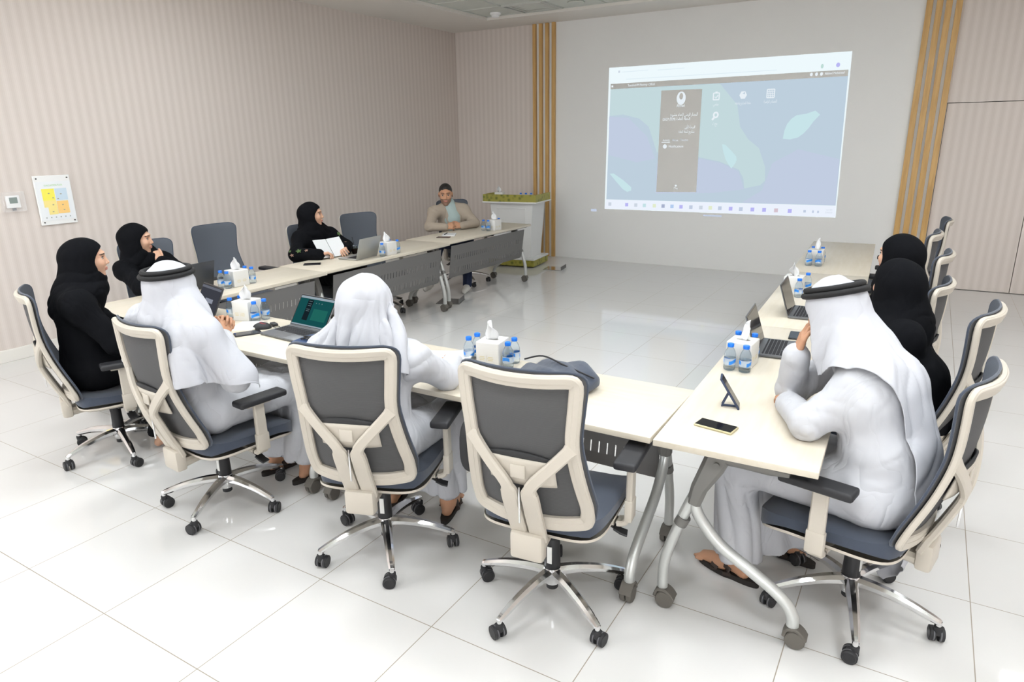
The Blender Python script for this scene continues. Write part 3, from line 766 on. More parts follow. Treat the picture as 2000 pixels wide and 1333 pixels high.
for z, s_ in ((.13, .84), (.92, 1.0)):
    for x, y in ((-.33, -.24), (.33, -.24), (.33, .24), (-.33, .24)): v.append((x * s_, y * s_, z))
mb.add(v, [(0, 1, 5, 4), (1, 2, 6, 5), (2, 3, 7, 6), (3, 0, 4, 7), (4, 5, 6, 7)]); mb.obj('body', M_LW, t, 0)
MB().sweep([(-.22, -.232, .60), (.22, -.232, .60), (.22, -.238, .84), (-.22, -.238, .84)], .02, .012, (0, 1, 0), True).obj('front_panel', M_LW, t, 0)
MB().box((0, -.02, .93), (.84, .60, .02), r=.004).obj('top_board', M_LW, t, 0)
mb = MB()
for c_, d_ in (((0, -.305, .99), (.82, .02, .10)), ((.40, -.02, .99), (.02, .55, .10)), ((-.40, -.02, .99), (.02, .55, .10))): mb.box(c_, d_)
mb.obj('top_band', M_PAT, t, 0)
MB().box((.0, -.0, .985), (.76, .50, .01)).obj('inner_shelf', M_LW, t, 0)
LECT = t

# floor sockets
for x, y, rz, lab in ((-2.42, 6.85, 10, 'open metal floor socket lid beside the lectern foot'), (-2.56, 4.50, 20, 'dark open floor socket lid under the joint of the left tables')):
    t = thing('floor_socket', lab, 'floor socket', (x, y, 0), R(rz))
    MB().box((0, 0, .004), (.28, .26, .006), r=.002).obj('cover_plate', M_CHROME if x > -2.5 else M_PANEL, t, 0)
    MB().box((.13, .0, .03), (.006, .25, .05), M=T(.0, 0, 0) @ RY(0)).obj('hinged_lid', M_PANEL, t, 0)

# ------------------------------------------------------------------ water bottles and tissue boxes
def pet():
    m = bpy.data.materials.new('water_bottle_plastic'); m.use_nodes = True; nt = m.node_tree; b = nt.nodes['Principled BSDF']
    b.inputs['Base Color'].default_value = (.86, .94, 1, 1); b.inputs['Roughness'].default_value = .06; b.inputs['Transmission Weight'].default_value = 1; b.inputs['IOR'].default_value = 1.18
    tr_ = nt.nodes.new('ShaderNodeBsdfTransparent'); tr_.inputs[0].default_value = (.90, .955, 1, 1); mx = nt.nodes.new('ShaderNodeMixShader'); mx.inputs[0].default_value = .6
    out = nt.nodes['Material Output']; nt.links.new(b.outputs[0], mx.inputs[1]); nt.links.new(tr_.outputs[0], mx.inputs[2]); nt.links.new(mx.outputs[0], out.inputs[0]); return m
M_PET = pet(); M_CAP = mat('blue_cap', (.012, .17, .72), .35)
def label_mat():
    m = bpy.data.materials.new('bottle_label'); m.use_nodes = True; nt = m.node_tree; b = nt.nodes['Principled BSDF']
    tc = nt.nodes.new('ShaderNodeTexCoord'); sp = nt.nodes.new('ShaderNodeSeparateXYZ'); nt.links.new(tc.outputs['Object'], sp.inputs[0])
    th = math_node(nt, 'ARCTAN2', sp.outputs[1], sp.outputs[0])
    wv = math_node(nt, 'MULTIPLY_ADD', math_node(nt, 'SINE', math_node(nt, 'MULTIPLY', th, 2)), .006, .0)
    dz = math_node(nt, 'ABSOLUTE', math_node(nt, 'SUBTRACT', math_node(nt, 'SUBTRACT', sp.outputs[2], .045), wv))
    f = math_node(nt, 'MULTIPLY', math_node(nt, 'LESS_THAN', dz, .0085), math_node(nt, 'GREATER_THAN', math_node(nt, 'SINE', math_node(nt, 'MULTIPLY_ADD', th, 2, .8)), -.55))
    mx = nt.nodes.new('ShaderNodeMix'); mx.data_type = 'RGBA'; nt.links.new(f, mx.inputs[0]); mx.inputs[6].default_value = (.70, .80, .92, 1); mx.inputs[7].default_value = (.01, .22, .72, 1)
    nt.links.new(mx.outputs[2], b.inputs['Base Color']); b.inputs['Roughness'].default_value = .3
    al = math_node(nt, 'MULTIPLY_ADD', f, .45, .5); nt.links.new(al, b.inputs['Alpha'])
    return m
M_LAB = label_mat(); M_WTOP = mat('tissue_box_card', (.68, .67, .645), .45); M_TIS = mat('tissue_paper', (.74, .74, .745), .9); M_GOLD = mat('gold_print', (.62, .52, .26), .4)
def make_bottle():
    t = thing('water_bottle', '', 'bottle')
    prof = [(0, .004), (.020, .0), (.0255, .003), (.0275, .010), (.0272, .028), (.0262, .031), (.0272, .034), (.0272, .058), (.0262, .061), (.0272, .064), (.0265, .069), (.0275, .072), (.0262, .082), (.022, .095), (.0155, .107), (.0125, .112), (.0125, .120), (0, .120)]
    MB().lathe(prof, 26).obj('bottle_body', M_PET, t)
    MB().lathe([(.0277, .030), (.0278, .031), (.0278, .060), (.0277, .061)], 26, caps=False).obj('paper_label', M_LAB, t)
    mb = MB().lathe([(.0148, .114), (.0152, .116), (.0152, .128), (.0140, .1305), (0, .1305)], 24); mb.obj('cap', M_CAP, t)
    return t
B0 = make_bottle(); used_b = [0]
def bottle(x, y, label, group, z=TH):
    if used_b[0] == 0:
        used_b[0] = 1; B0.location = (x, y, z); B0['label'] = label; B0['group'] = group; return
    dup(B0, (x, y, z), random.uniform(0, 6), label, group)
def tissue_mesh(seed, h=.105):
    rr = random.Random(seed); v = []; f = []; n, m = 11, 9
    tw = rr.uniform(-1.3, 1.3)
    for j in range(m):
        t_ = j / (m - 1)
        for i in range(n):
            u = i / (n - 1) * 2 - 1; w_ = (.020 + .012 * math.sin(t_ * math.pi)) * (1 - t_ ** 3) + .005 + .006 * rr.random() * t_
            a = tw * t_; x = u * w_; y = .008 * math.sin(u * 5 + t_ * 3 + seed) * (.4 + t_) + .012 * t_
            v.append((x * math.cos(a) - y * math.sin(a) + .01 * tw * t_, x * math.sin(a) + y * math.cos(a), h * t_ * (1 - .28 * abs(u) ** 1.5 * t_)))
    for j in range(m - 1):
        for i in range(n - 1): a = j * n + i; f.append((a, a + 1, a + n + 1, a + n))
    return MB().add(v, f)
BX = [0]
def tissue_box(x, y, rz, label, z=TH, seed=1, sc=1.0):
    t = thing('tissue_box', label, 'tissue box', (x, y, z), R(rz))
    MB().box((0, 0, .0625), (.122, .132, .125), r=.005, seg=3).obj('carton', M_WTOP, t, 50)
    mb = MB()
    mb.lathe([(.001, .1255), (1, .1257)], 24, M=Matrix.Diagonal((.034, .013, 1, 1)), caps=False); mb.obj('slot', mat('slot_shadow', (.25, .24, .23), .8), t, 0)
    q = tissue_mesh(seed).obj('tissue', M_TIS, t, 180, loc=(0, 0, .12)); so = q.modifiers.new('t', 'SOLIDIFY'); so.thickness = .001
    q.rotation_euler = (.22 * math.sin(seed * 2.1), .25 * math.cos(seed * 1.7), seed * 1.1)
    mb = MB()
    for k_ in range(2):
        for s_ in (-1, 1):
            for i in range(3): mb.box((-.028 + k_ * .045 , s_ * .0662, .036 + i * .008), (.026 if i != 1 else .032, .0006, .0025))
            mb.box((-.003, s_ * .0662, .045), (.001, .0006, .03))
            for i in range(3): mb.box((s_ * .0612, -.024 + k_ * .048, .036 + i * .008), (.0006, .026 if i != 1 else .034, .0025))
    mb.obj('gold_print', M_GOLD, t, 0)
    return t
sets = [
    ((.287, .972, 8, 'white tissue box on the near row, behind the foreground chair', 3), 'bottles around the near row tissue box',
     [(.168, .938, 'near row water bottle at the left end, closer to the notepad'), (.170, 1.012, 'water bottle half hidden behind the left side of the near row tissue box'), (.389, .950, 'water bottle in front, right of the near row tissue box'), (.378, 1.030, 'water bottle behind, at the right corner of the near row tissue box')]),
    ((-1.558, .985, 12, 'white tissue box beside the clasped hands of the man with the head cord', 1), 'bottles around the tissue box at the clasped hands',
     [(-1.675, .950, 'water bottle behind the clasped hands, left of their tissue box'), (-1.672, 1.025, 'water bottle peeking over the rear left of the tissue box at the clasped hands'), (-1.448, .952, 'water bottle in front, right of the tissue box at the clasped hands'), (-1.450, 1.030, 'water bottle nearer the open laptop, right of the tissue box at the clasped hands')]),
    ((-2.50, 1.64, -5, 'white tissue box on the left row in front of the large empty chair', 1), 'bottles around the tissue box before the empty chair',
     [(-2.545, 1.53, 'rear water bottle left of the tissue box before the empty chair'), (-2.470, 1.53, 'front water bottle left of the tissue box before the empty chair'), (-2.545, 1.755, 'water bottle hidden behind the tissue box before the empty chair, only cap showing'), (-2.463, 1.752, 'water bottle right of the tissue box before the empty chair')]),
    ((-2.405, 3.30, -3, 'white tissue box right behind the silver laptop', 4), 'bottles around the tissue box at the silver laptop',
     [(-2.37, 3.18, 'water bottle between silver laptop and tissue box'), (-2.38, 3.415, 'front water bottle right of the tissue box at the silver laptop'), (-2.47, 3.40, 'rear water bottle behind the tissue box at the silver laptop')]),
    ((-2.43, 5.275, -8, 'white tissue box with tall tissue on the far left table by the lectern', 6), 'bottles around the far left tissue box',
     [(-2.513, 5.165, 'rear water bottle left of the far tissue box by the lectern'), (-2.445, 5.165, 'front water bottle left of the far tissue box by the lectern'), (-2.44, 5.395, 'water bottle right of the far tissue box by the lectern')]),
    ((1.363, 1.535, -4, 'white tissue box on the right row beside the stand-up phone and open laptop', 5), 'bottles around the right row front tissue box',
     [(1.312, 1.655, 'water bottle behind the right row front tissue box, at its left'), (1.393, 1.650, 'water bottle behind the right row front tissue box, hidden by its tissue'), (1.330, 1.430, 'left of the two water bottles in front of the right row tissue box'), (1.402, 1.428, 'right of the two water bottles in front of the right row tissue box')]),
    ((1.315, 3.27, 0, 'white tissue box behind the second laptop of the right row', 2), 'bottles around the middle tissue box of the right row',
     [(1.365, 3.155, 'water bottle in front of the right row middle tissue box'), (1.385, 3.39, 'water bottle behind the right row middle tissue box')]),
    ((1.283, 4.54, 0, 'farthest white tissue box on the right row near the projection', 5), 'bottles around the farthest right row tissue box',
     [(1.245, 4.425, 'left of the two front bottles at the farthest right row tissue box'), (1.322, 4.425, 'right of the two front bottles at the farthest right row tissue box'), (1.243, 4.655, 'rear left bottle at the farthest right row tissue box'), (1.318, 4.655, 'rear right bottle at the farthest right row tissue box')])]
for (x, y, rz, lab, sd), grp, bs in sets:
    tissue_box(x, y, rz, lab, seed=sd)
    for bx, by, bl in bs: bottle(bx, by, bl, grp)
# on the lectern
tissue_box(-3.33, 6.85, 20, 'tissue box sunk into the left of the lectern top', z=.935, seed=2)
CHL = {'z': .992}
for i, (x, y) in enumerate(((-3.03, 6.95), (-2.95, 6.96), (-2.87, 6.97))):
    bottle(x, y, ('leftmost', 'middle', 'rightmost')[i] + ' of three bottle caps showing over the lectern band', 'bottles on the lectern', z=.915)

# ------------------------------------------------------------------ laptops
M_DK = mat('laptop_dark_grey', (.075, .078, .085), .4, metal=.5); M_SV = mat('laptop_silver', (.42, .42, .40), .35, metal=.6); M_MIDG = mat('laptop_mid_grey', (.17, .175, .185), .4, metal=.5)
M_KEY = mat('laptop_keys', (.018, .018, .022), .6); M_GLASSB = mat('dark_screen_glass', (.012, .010, .011), .08)
def laptop(label, x, y, rz, body, ang=115, W_=.315, D_=.215, screen=None, sh=.20):
    t = thing('laptop', label, 'laptop', (x, y, TH), R(rz))
    b = MB().box((0, 0, .0085), (W_, D_, .013), r=.005, seg=2).obj('base', body, t, 40)
    k = MB()
    for r_ in range(6):
        n = 14 if r_ else 13
        for i in range(n):
            if r_ == 5 and 3 < i < 9: continue
            k.box((-W_ * .44 + (i + .5) * W_ * .88 / n, .075 - r_ * .0175, .0155), (W_ * .88 / n - .003, .0145 if r_ else .008, .0018))
    k.box((.0, .075 - 5 * .0175, .0155), (W_ * .30, .0145, .0018)); k.obj('keyboard', M_KEY, t, 0)
    MB().box((0, -.062, .0152), (.105, .062, .0006)).obj('touchpad', M_MIDG if body is not M_SV else M_SV, t, 0)
    Ms = T(0, D_ / 2 - .004, .014) @ RX(90 - ang + 90 - 90) if False else T(0, D_ / 2 - .004, .013) @ Matrix.Rotation(R(90 - ang), 4, 'X')
    # lid rises along +z of its own frame, screen faces -y
    ld = MB().box((0, .003, sh / 2), (W_, .006, sh), r=.0028, M=Ms).obj('lid', body, t, 40)
    MB().box((0, -.0006, sh / 2 + .002), (W_ - .008, .0012, sh - .012), M=Ms).obj('bezel', M_GLASSB, ld, 0)
    def sq(name, u0, u1, v0, v1, m, l=0):
        yv = -.0018 - l * .0004; a = [Ms @ Vector((W_ * (u - .5), yv, sh * v)) for u, v in ((u0, v0), (u1, v0), (u1, v1), (u0, v1))]
        o = MB().add(a, [(0, 1, 2, 3)]).obj(name, m, ld, 0); return o
    if screen == 'desktop':
        g1 = glow('screen_teal', (22, 78, 80)); g2 = glow('screen_teal_light', (32, 100, 92)); g3 = glow('screen_bar', (150, 165, 175)); g4 = glow('screen_panel', (22, 34, 40)); g5 = glow('screen_text', (110, 135, 140))
        sq('display', .03, .97, .09, .95, g1); sq('screen_title_bar', .03, .97, .88, .95, g3, 1); sq('screen_hill', .5, .9, .25, .6, g2, 1); sq('screen_side_panel', .27, .42, .22, .85, g4, 2)
        for v_ in (.80, .72, .66, .55, .5): sq('screen_line', .30, .39, v_, v_ + .014, g5, 3)
        for u_ in (.5, .58, .66): sq('screen_icon', u_, u_ + .02, .76, .79, g5, 3)
        sq('screen_taskbar', .03, .97, .05, .09, g3, 1)
    elif screen == 'dialog':
        sq('display', .03, .97, .08, .95, glow('screen_grey', (62, 64, 72))); sq('screen_title_bar', .03, .97, .85, .93, glow('screen_grey2', (105, 108, 118)), 1); sq('screen_dialog', .36, .72, .40, .54, glow('screen_dialog', (140, 145, 158)), 1)
    elif screen == 'off':
        sq('display', .03, .97, .08, .95, M_GLASSB)
    return t
laptop('open dark grey laptop showing a teal desktop, left of the writing man', -1.022, .862, -4, M_MIDG, 124, screen='desktop', sh=.205)
laptop('open laptop with a grey dialog on its screen, beyond the clasped hands', -1.89, .785, -14, M_DK, 116, screen='dialog')
laptop('open black laptop seen from its lid, in front of the woman resting her chin', -2.735, 1.36, -88, M_DK, 104, screen='off', sh=.205)
laptop('open silver laptop seen from its lid beside the woman with the notebook', -2.545, 3.03, -86, M_SV, 108, screen='off')
laptop('open dark laptop with black screen on the right row beside the tissue box', 1.490, 1.855, 94, M_MIDG, 108, screen='off')
laptop('second open laptop of the right row, mostly hidden by the white headscarf', 1.505, 2.70, 92, M_MIDG, 108, screen='off')

# ------------------------------------------------------------------ small things on the tables
M_PHONE = mat('phone_black_glass', (.008, .008, .010), .08); M_CASEB = mat('blue_phone_case', (.03, .045, .09), .45); M_CASEG = mat('clear_gold_case', (.70, .62, .38), .25, trans=.3)
def phone(label, x, y, rz, case=M_BLACK, z=TH, M_=None, name='smartphone'):
    t = thing(name, label, 'phone', (x, y, z), R(rz)); A_ = M_ or Matrix.Identity(4)
    MB().box((0, 0, .0045), (.150, .075, .009), r=.004, M=A_, seg=3).obj('case', case, t, 50)
    MB().box((0, 0, .0093), (.142, .067, .0008), r=.0003, M=A_).obj('glass', M_PHONE, t, 0)
    return t
phone('phone in a clear gold case lying flat on the near end of the right row', 1.455, .728, -9, M_CASEG)
A_ = T(0, 0, .002) @ RY(-62) if False else T(-.0, 0, .0) @ RY(58) @ T(-.072, 0, .0)
t = phone('dark blue phone propped upright on its kickstand near the table joint', 1.478, .975, 12, M_CASEB, M_=A_)
MB().sweep([(-.038, -.012, .062), (-.062, -.012, .004)], .007, .004, (0, 1, 0)).sweep([(-.038, .012, .062), (-.062, .012, .004)], .007, .004, (0, 1, 0)).sweep([(-.062, -.016, .003), (-.062, .016, .003)], .005, .004, (0, 0, 1)).sweep([(-.062, 0, .003), (-.0, 0, .003)], .018, .003, (0, 0, 1)).obj('kickstand', M_CASEB, t, 0)
phone('black phone lying behind the laptop on the right row', 1.515, 2.16, 95)
phone('black phone between the clasped hands and the open teal-screen laptop', -1.262, .742, 62)
phone('black phone lying on the left row before the woman with the notebook', -2.66, 2.56, 40)
phone('dark phone on the table in front of the man in the blazer', -2.60, 4.47, 20, mat('maroon_case', (.05, .02, .018), .5))
def slab(name, label, cat, x, y, rz, d, m, r=.002, z=TH, parts=None):
    t = thing(name, label, cat, (x, y, z), R(rz)); MB().box((0, 0, d[2] / 2), d, r=r).obj('cover', m, t, 0)
    if parts: parts(t)
    return t
M_PAPERW = mat('paper_white', (.70, .71, .72), .7); M_CREAM = mat('cream_card', (.76, .72, .62), .6); M_PAPLINE = mat('paper_line', (.55, .60, .50), .7)
slab('notepad', 'cream covered notepad beneath the tissue box at the clasped hands', 'notepad', -1.385, .835, -60, (.20, .14, .012), M_CREAM, parts=lambda t: MB().box((0, .002, .013), (.19, .13, .003)).obj('pages', M_PAPERW, t, 0))
# notebook of the writing man
t = thing('notebook', 'open white notebook under the arm of the writing man', 'notebook', (.075, .885, TH), R(22))
v = []; n = 14
for j in range(2):
    for i in range(n + 1): u = i / n; v.append((-.02 + .145 * u, -.145 + .29 * j, .012 + .028 * u ** 1.6))
o = MB().add(v, [(i, i + 1, n + 2 + i, n + 1 + i) for i in range(n)]).obj('right_page', M_PAPERW, t, 60); so = o.modifiers.new('t', 'SOLIDIFY'); so.thickness = .006; so.offset = -1
MB().box((-.095, 0, .006), (.15, .29, .010), r=.002).obj('left_page', M_PAPERW, t, 0)
mb = MB(); mb.box((.112, 0, .0385), (.002, .285, .0006)); mb.obj('margin_line', M_PAPLINE, t, 0)
# notebook held by woman G
t = thing('notebook', 'open white notebook held tilted by the woman with embroidered sleeves', 'notebook', (-2.745, 2.925, TH + .010), R(-8))
for s_ in (-1, 1):
    MB().box((0, s_ * .078, 0), (.20, .15, .008), r=.002, M=RY(52) @ T(-.098, 0, .0) @ RX(s_ * 5)).obj('page', M_PAPERW, t, 0)
# papers and pad of man D
slab('notepad', 'white notepad with a black pen before the man in the blazer', 'notepad', -2.66, 4.66, -60, (.21, .15, .012), M_PAPERW, parts=lambda t: MB().tube([(-.07, -.03, .018), (.07, -.045, .018)], .0055, 10).obj('pen', M_BLACK, t))
# mouse, hub, cables
t = thing('computer_mouse', 'black computer mouse with a red glowing ring left of the teal-screen laptop', 'computer mouse', (-1.285, .865, TH), R(-50))
bm = bmesh.new(); bmesh.ops.create_uvsphere(bm, u_segments=24, v_segments=14, radius=1)
for q in bm.verts: q.co = Vector((q.co.x * .033, q.co.y * .055, max(q.co.z, -.15) * .034 + .005))
me = bpy.data.meshes.new('shell'); bm.to_mesh(me); bm.free(); link_mesh('shell', me, M_BLACK, t, 60)
MB().tube([(.017 * math.cos(6.2832 * i / 20), .012 + .022 * math.sin(6.2832 * i / 20), .0335 - .3 * (.022 * math.sin(6.2832 * i / 20)) ** 1) for i in range(20)], .0022, 8, closed=True).obj('light_ring', mat('red_ring', (.3, .03, .04), .4), t)
MB().tube(spline([(.0, .05, .012), (.02, .085, .004), (.10, .13, .004), (.22, .145, .004)], 6), .002, 8).obj('cable', M_BLACK, t)
t = thing('usb_hub', 'small black hub with cable behind the computer mouse', 'hub', (-1.275, .945, TH), R(-20))
MB().box((0, 0, .009), (.06, .035, .018), r=.007, seg=3).obj('body', M_BLACK, t)
MB().tube(spline([(.03, 0, .008), (.06, .012, .004), (.12, .0, .004)], 6), .002, 8).obj('cable', M_BLACK, t)
slab('folder', 'dark blue folder lying between the teal-screen laptop and the writing man', 'folder', -.775, .815, 8, (.22, .16, .016), mat('folder_blue', (.03, .06, .14), .5))
t = thing('earphone_case', 'small black earphones with cable on the blue folder', 'earphones', (-.80, .80, TH + .016), 0)
MB().tube(spline([(-.05, -.03, .006), (-.01, -.015, .010), (.02, .02, .008), (-.02, .035, .006), (-.06, .01, .006), (-.03, -.02, .012), (.03, -.03, .006)], 8), .004, 8).obj('cable', M_BLACK, t)
MB().box((.0, .005, .010), (.045, .03, .018), r=.008, seg=3).obj('case', M_BLACK, t)
# iced drink
t = thing('plastic_cup', 'clear plastic cup with a dark iced drink behind the silver laptop', 'cup', (-2.72, 3.18, TH))
MB().lathe([(.030, .0), (.031, .002), (.040, .105), (.0385, .105), (.0295, .004), (0, .004)], 26).obj('cup_wall', mat('clear_cup', (.95, .97, 1), .05, trans=1, ior=1.1), t)
MB().lathe([(0, .005), (.029, .005), (.034, .055), (0, .055)], 26).obj('drink', mat('iced_drink', (.10, .035, .02), .2), t)
mb = MB()
for i in range(5): mb.box((.012 * math.cos(i * 1.3), .012 * math.sin(i * 1.3), .062 + .009 * (i % 3)), (.018, .018, .016), r=.003, M=RZ(i * 25))
mb.obj('ice', mat('ice', (.75, .8, .85), .15, trans=.5, ior=1.2), t, 0)
MB().tube([(.008, 0, .02), (-.028, 0, .165)], .0035, 8).obj('straw', M_BLACK, t)
# pen of woman W
t = tag(MB().tube([(-2.87, 1.13, TH + .055), (-2.83, 1.21, TH + .16)], .0045, 10).obj('pen', mat('pen_blue', (.02, .10, .25), .4)), 'blue pen held upright by the woman resting her chin', 'pen')
# dark bag on the near table
t = thing('laptop_bag', 'slate blue soft bag lying on the table behind the foreground chair', 'bag', (.70, .86, TH), R(-14))
bm = bmesh.new(); bmesh.ops.create_cube(bm, size=1); bmesh.ops.subdivide_edges(bm, edges=bm.edges[:], cuts=9, use_grid_fill=True)
for q in bm.verts:
    x, y, z = q.co.x * 2, q.co.y * 2, q.co.z * 2; l = (abs(x) ** 4 + abs(y) ** 4 + abs(z) ** 4) ** .25; x, y, z = x / l, y / l, z / l
    h = .038 + .010 * math.sin(x * 2.4 + 1) + .006 * math.sin(y * 7 + x * 5)
    q.co = Vector((x * .20, y * .12 + .01 * math.sin(x * 6), h + z * h * .98))
me = bpy.data.meshes.new('bag_body'); bm.to_mesh(me); bm.free(); link_mesh('bag_body', me, M_SEAT, t, 80)
MB().tube(spline([(-.16, -.12, .06), (-.10, -.155, .075), (.02, -.16, .07), (.10, -.15, .06), (.15, -.11, .05)], 6), .010, 10).obj('handle', M_SEAT, t)
MB().tube(spline([(-.20, .0, .075), (-.1, .02, .107), (.05, .0, .10), (.2, .02, .07)], 6), .004, 8).obj('zip', M_BLACK, t)
t = thing('shoulder_bag', 'black rounded bag hanging between the foreground chair and the table', 'bag', (.57, .40, .50))
bm = bmesh.new(); bmesh.ops.create_uvsphere(bm, u_segments=24, v_segments=16, radius=1)
for q in bm.verts: q.co = Vector((math.copysign(abs(q.co.x) ** .8, q.co.x) * .045, math.copysign(abs(q.co.y) ** .7, q.co.y) * .10, .12 + math.copysign(abs(q.co.z) ** .7, q.co.z) * .125))
me = bpy.data.meshes.new('pouch'); bm.to_mesh(me); bm.free(); link_mesh('pouch', me, M_BLACKRUB, t, 80)
MB().tube(spline([(.02, -.08, .18), (.045, -.05, .215), (.05, .05, .215), (.02, .08, .18)], 6), .008, 8).obj('strap', M_BLACKRUB, t)
# ------------------------------------------------------------------ organic shapes: distance fields meshed with surface nets
def A3(p): return np.array(p, float)
class Sdf:
    def __init__(s): s.pr = []
    def cone(s, a, b, ra, rb=None, k=.02): s.pr.append(('c', A3(a), A3(b), ra, ra if rb is None else rb, k)); return s
    def chain(s, pts, rs, k=.02):
        for i in range(len(pts) - 1): s.cone(pts[i], pts[i + 1], rs[i], rs[i + 1], k)
        return s
    def ell(s, c, r, Rm=None, k=.02): s.pr.append(('e', A3(c), A3(r), np.eye(3) if Rm is None else np.array(Rm, float), 0, k)); return s
    def cut(s, c, r, Rm=None, k=.01): s.pr.append(('-e', A3(c), A3(r), np.eye(3) if Rm is None else np.array(Rm, float), 0, k)); return s
    def plane(s, p, n, k=.0): s.pr.append(('p', A3(p), A3(n) / np.linalg.norm(n), 0, 0, k)); return s   # keep the side n points away from
    def __call__(s, P):
        d = None
        for t, a, b, ra, rb, k in s.pr:
            if t == 'c':
                ab = b - a; L = ab @ ab
                h = np.clip(((P - a) @ ab) / L, 0, 1) if L > 1e-12 else np.zeros(len(P))
                q = np.linalg.norm(P - a - h[:, None] * ab, axis=1) - (ra + (rb - ra) * h)
            elif t in ('e', '-e'):
                q_ = (P - a) @ ra
                k0 = np.linalg.norm(q_ / b, axis=1); k1 = np.linalg.norm(q_ / (b * b), axis=1) + 1e-9
                q = k0 * (k0 - 1) / k1
                q = np.where(k0 < 1e-3, -b.min(), q)
            else:
                q = (P - a) @ b
            if t in ('c', 'e'):
                if d is None: d = q; continue
                h = np.maximum(k - np.abs(d - q), 0) / k; d = np.minimum(d, q) - h * h * k * .25
            elif t == '-e':
                q = -q; h = np.maximum(k - np.abs(d - q), 0) / k; d = np.maximum(d, q) + h * h * k * .25
            else: d = np.maximum(d, q)
        return d
    def bounds(s, pad=.03):
        lo = np.full(3, 9.); hi = np.full(3, -9.)
        for t, a, b, ra, rb, k in s.pr:
            if t == 'c':
                lo = np.minimum(lo, np.minimum(a - ra, b - rb)); hi = np.maximum(hi, np.maximum(a + ra, b + rb))
            elif t == 'e': lo = np.minimum(lo, a - b.max()); hi = np.maximum(hi, a + b.max())
        return lo - pad, hi + pad

def surface_net(fn, lo, hi, h):
    n = np.ceil((hi - lo) / h).astype(int) + 2
    B = 8; nb = -(-n // B); n = nb * B
    D = np.ones(tuple(n), np.float32)
    ax = [lo[i] + h * np.arange(n[i]) for i in range(3)]
    bc = [lo[i] + h * (np.arange(nb[i]) * B + B / 2 - .5) for i in range(3)]
    G = np.stack(np.meshgrid(*bc, indexing='ij'), -1).reshape(-1, 3)
    dc = fn(G); rad = h * B * .9 * 1.35
    sgn = dc.reshape(tuple(nb))
    D[:] = np.repeat(np.repeat(np.repeat(np.sign(sgn), B, 0), B, 1), B, 2)
    act = np.argwhere(np.abs(sgn) < rad)
    off = np.stack(np.meshgrid(*[np.arange(B)] * 3, indexing='ij'), -1).reshape(-1, 3)
    idx = (act[:, None, :] * B + off[None]).reshape(-1, 3)
    for s in range(0, len(idx), 400000):
        I = idx[s:s + 400000]; D[I[:, 0], I[:, 1], I[:, 2]] = fn(lo + h * I)
    S = D < 0
    c = np.zeros(tuple(n - 1), np.int8)
    for dx in (0, 1):
        for dy in (0, 1):
            for dz in (0, 1): c += S[dx:n[0] - 1 + dx, dy:n[1] - 1 + dy, dz:n[2] - 1 + dz]
    cells = np.argwhere((c > 0) & (c < 8)); vid = np.full(tuple(n - 1), -1, int); vid[cells[:, 0], cells[:, 1], cells[:, 2]] = np.arange(len(cells))
    acc = np.zeros((len(cells), 3)); cnt = np.zeros(len(cells))
    cor = [(x, y, z) for x in (0, 1) for y in (0, 1) for z in (0, 1)]
    for i, a in enumerate(cor):
        for b in cor[i + 1:]:
            if sum(abs(p - q) for p, q in zip(a, b)) != 1: continue
            da = D[cells[:, 0] + a[0], cells[:, 1] + a[1], cells[:, 2] + a[2]]; db = D[cells[:, 0] + b[0], cells[:, 1] + b[1], cells[:, 2] + b[2]]
            m = (da < 0) != (db < 0); t = np.where(m, da / np.where(da - db == 0, 1, da - db), 0)
            pa = np.array(a, float); pb = np.array(b, float)
            acc += np.where(m[:, None], pa + t[:, None] * (pb - pa), 0); cnt += m
    V = lo + h * (cells + acc / cnt[:, None])
    F = []
    for ax_ in range(3):
        o1, o2 = [(1, 2), (2, 0), (0, 1)][ax_]
        sl = [slice(1, n[i] - 1) for i in range(3)]; sl2 = list(sl); sl[ax_] = slice(0, n[ax_] - 1); sl2[ax_] = slice(1, n[ax_])
        a = S[tuple(sl)]; b = S[tuple(sl2)]
        for fl in (0, 1):
            e = np.argwhere((a & ~b) if not fl else (~a & b))
            e = e + np.array([0 if i == ax_ else 1 for i in range(3)])
            u = np.zeros(3, int); u[o1] = 1; v = np.zeros(3, int); v[o2] = 1
            q = [e - u - v, e - v, e, e - u]
            q = np.stack([vid[x[:, 0], x[:, 1], x[:, 2]] for x in q], 1)
            if fl: q = q[:, ::-1]
            F.append(q[(q >= 0).all(1)])
    return V, np.concatenate(F)

def grad(fn, P, e=.002):
    g = np.stack([fn(P + np.eye(3)[i] * e) - fn(P - np.eye(3)[i] * e) for i in range(3)], 1)
    return g / (np.linalg.norm(g, axis=1, keepdims=True) + 1e-9)

_rn = np.random.RandomState(3)
_K = [( _rn.randn(3), _rn.rand() * 6.28) for _ in range(24)]
def wave(P, f, o=0):
    r = 0
    for i in range(4):
        k, ph = _K[(i + o * 3) % 24]; r = r + np.sin(P @ (k / np.linalg.norm(k)) * f * (1 + .35 * i) + ph + 1.3 * r)
    return r / 4

def mesh_np(name, V, F, mats, parent=None, origin=(0, 0, 0), mi=None, smooth=180):
    me = bpy.data.meshes.new(name); V = V - A3(origin)
    me.vertices.add(len(V)); me.vertices.foreach_set('co', V.astype(np.float32).ravel())
    me.loops.add(F.size); me.loops.foreach_set('vertex_index', F.ravel().astype(np.int32))
    me.polygons.add(len(F)); me.polygons.foreach_set('loop_start', np.arange(0, F.size, F.shape[1], dtype=np.int32))
    me.update(calc_edges=True); me.validate()
    return link_mesh(name, me, mats, parent, smooth, mi=mi)

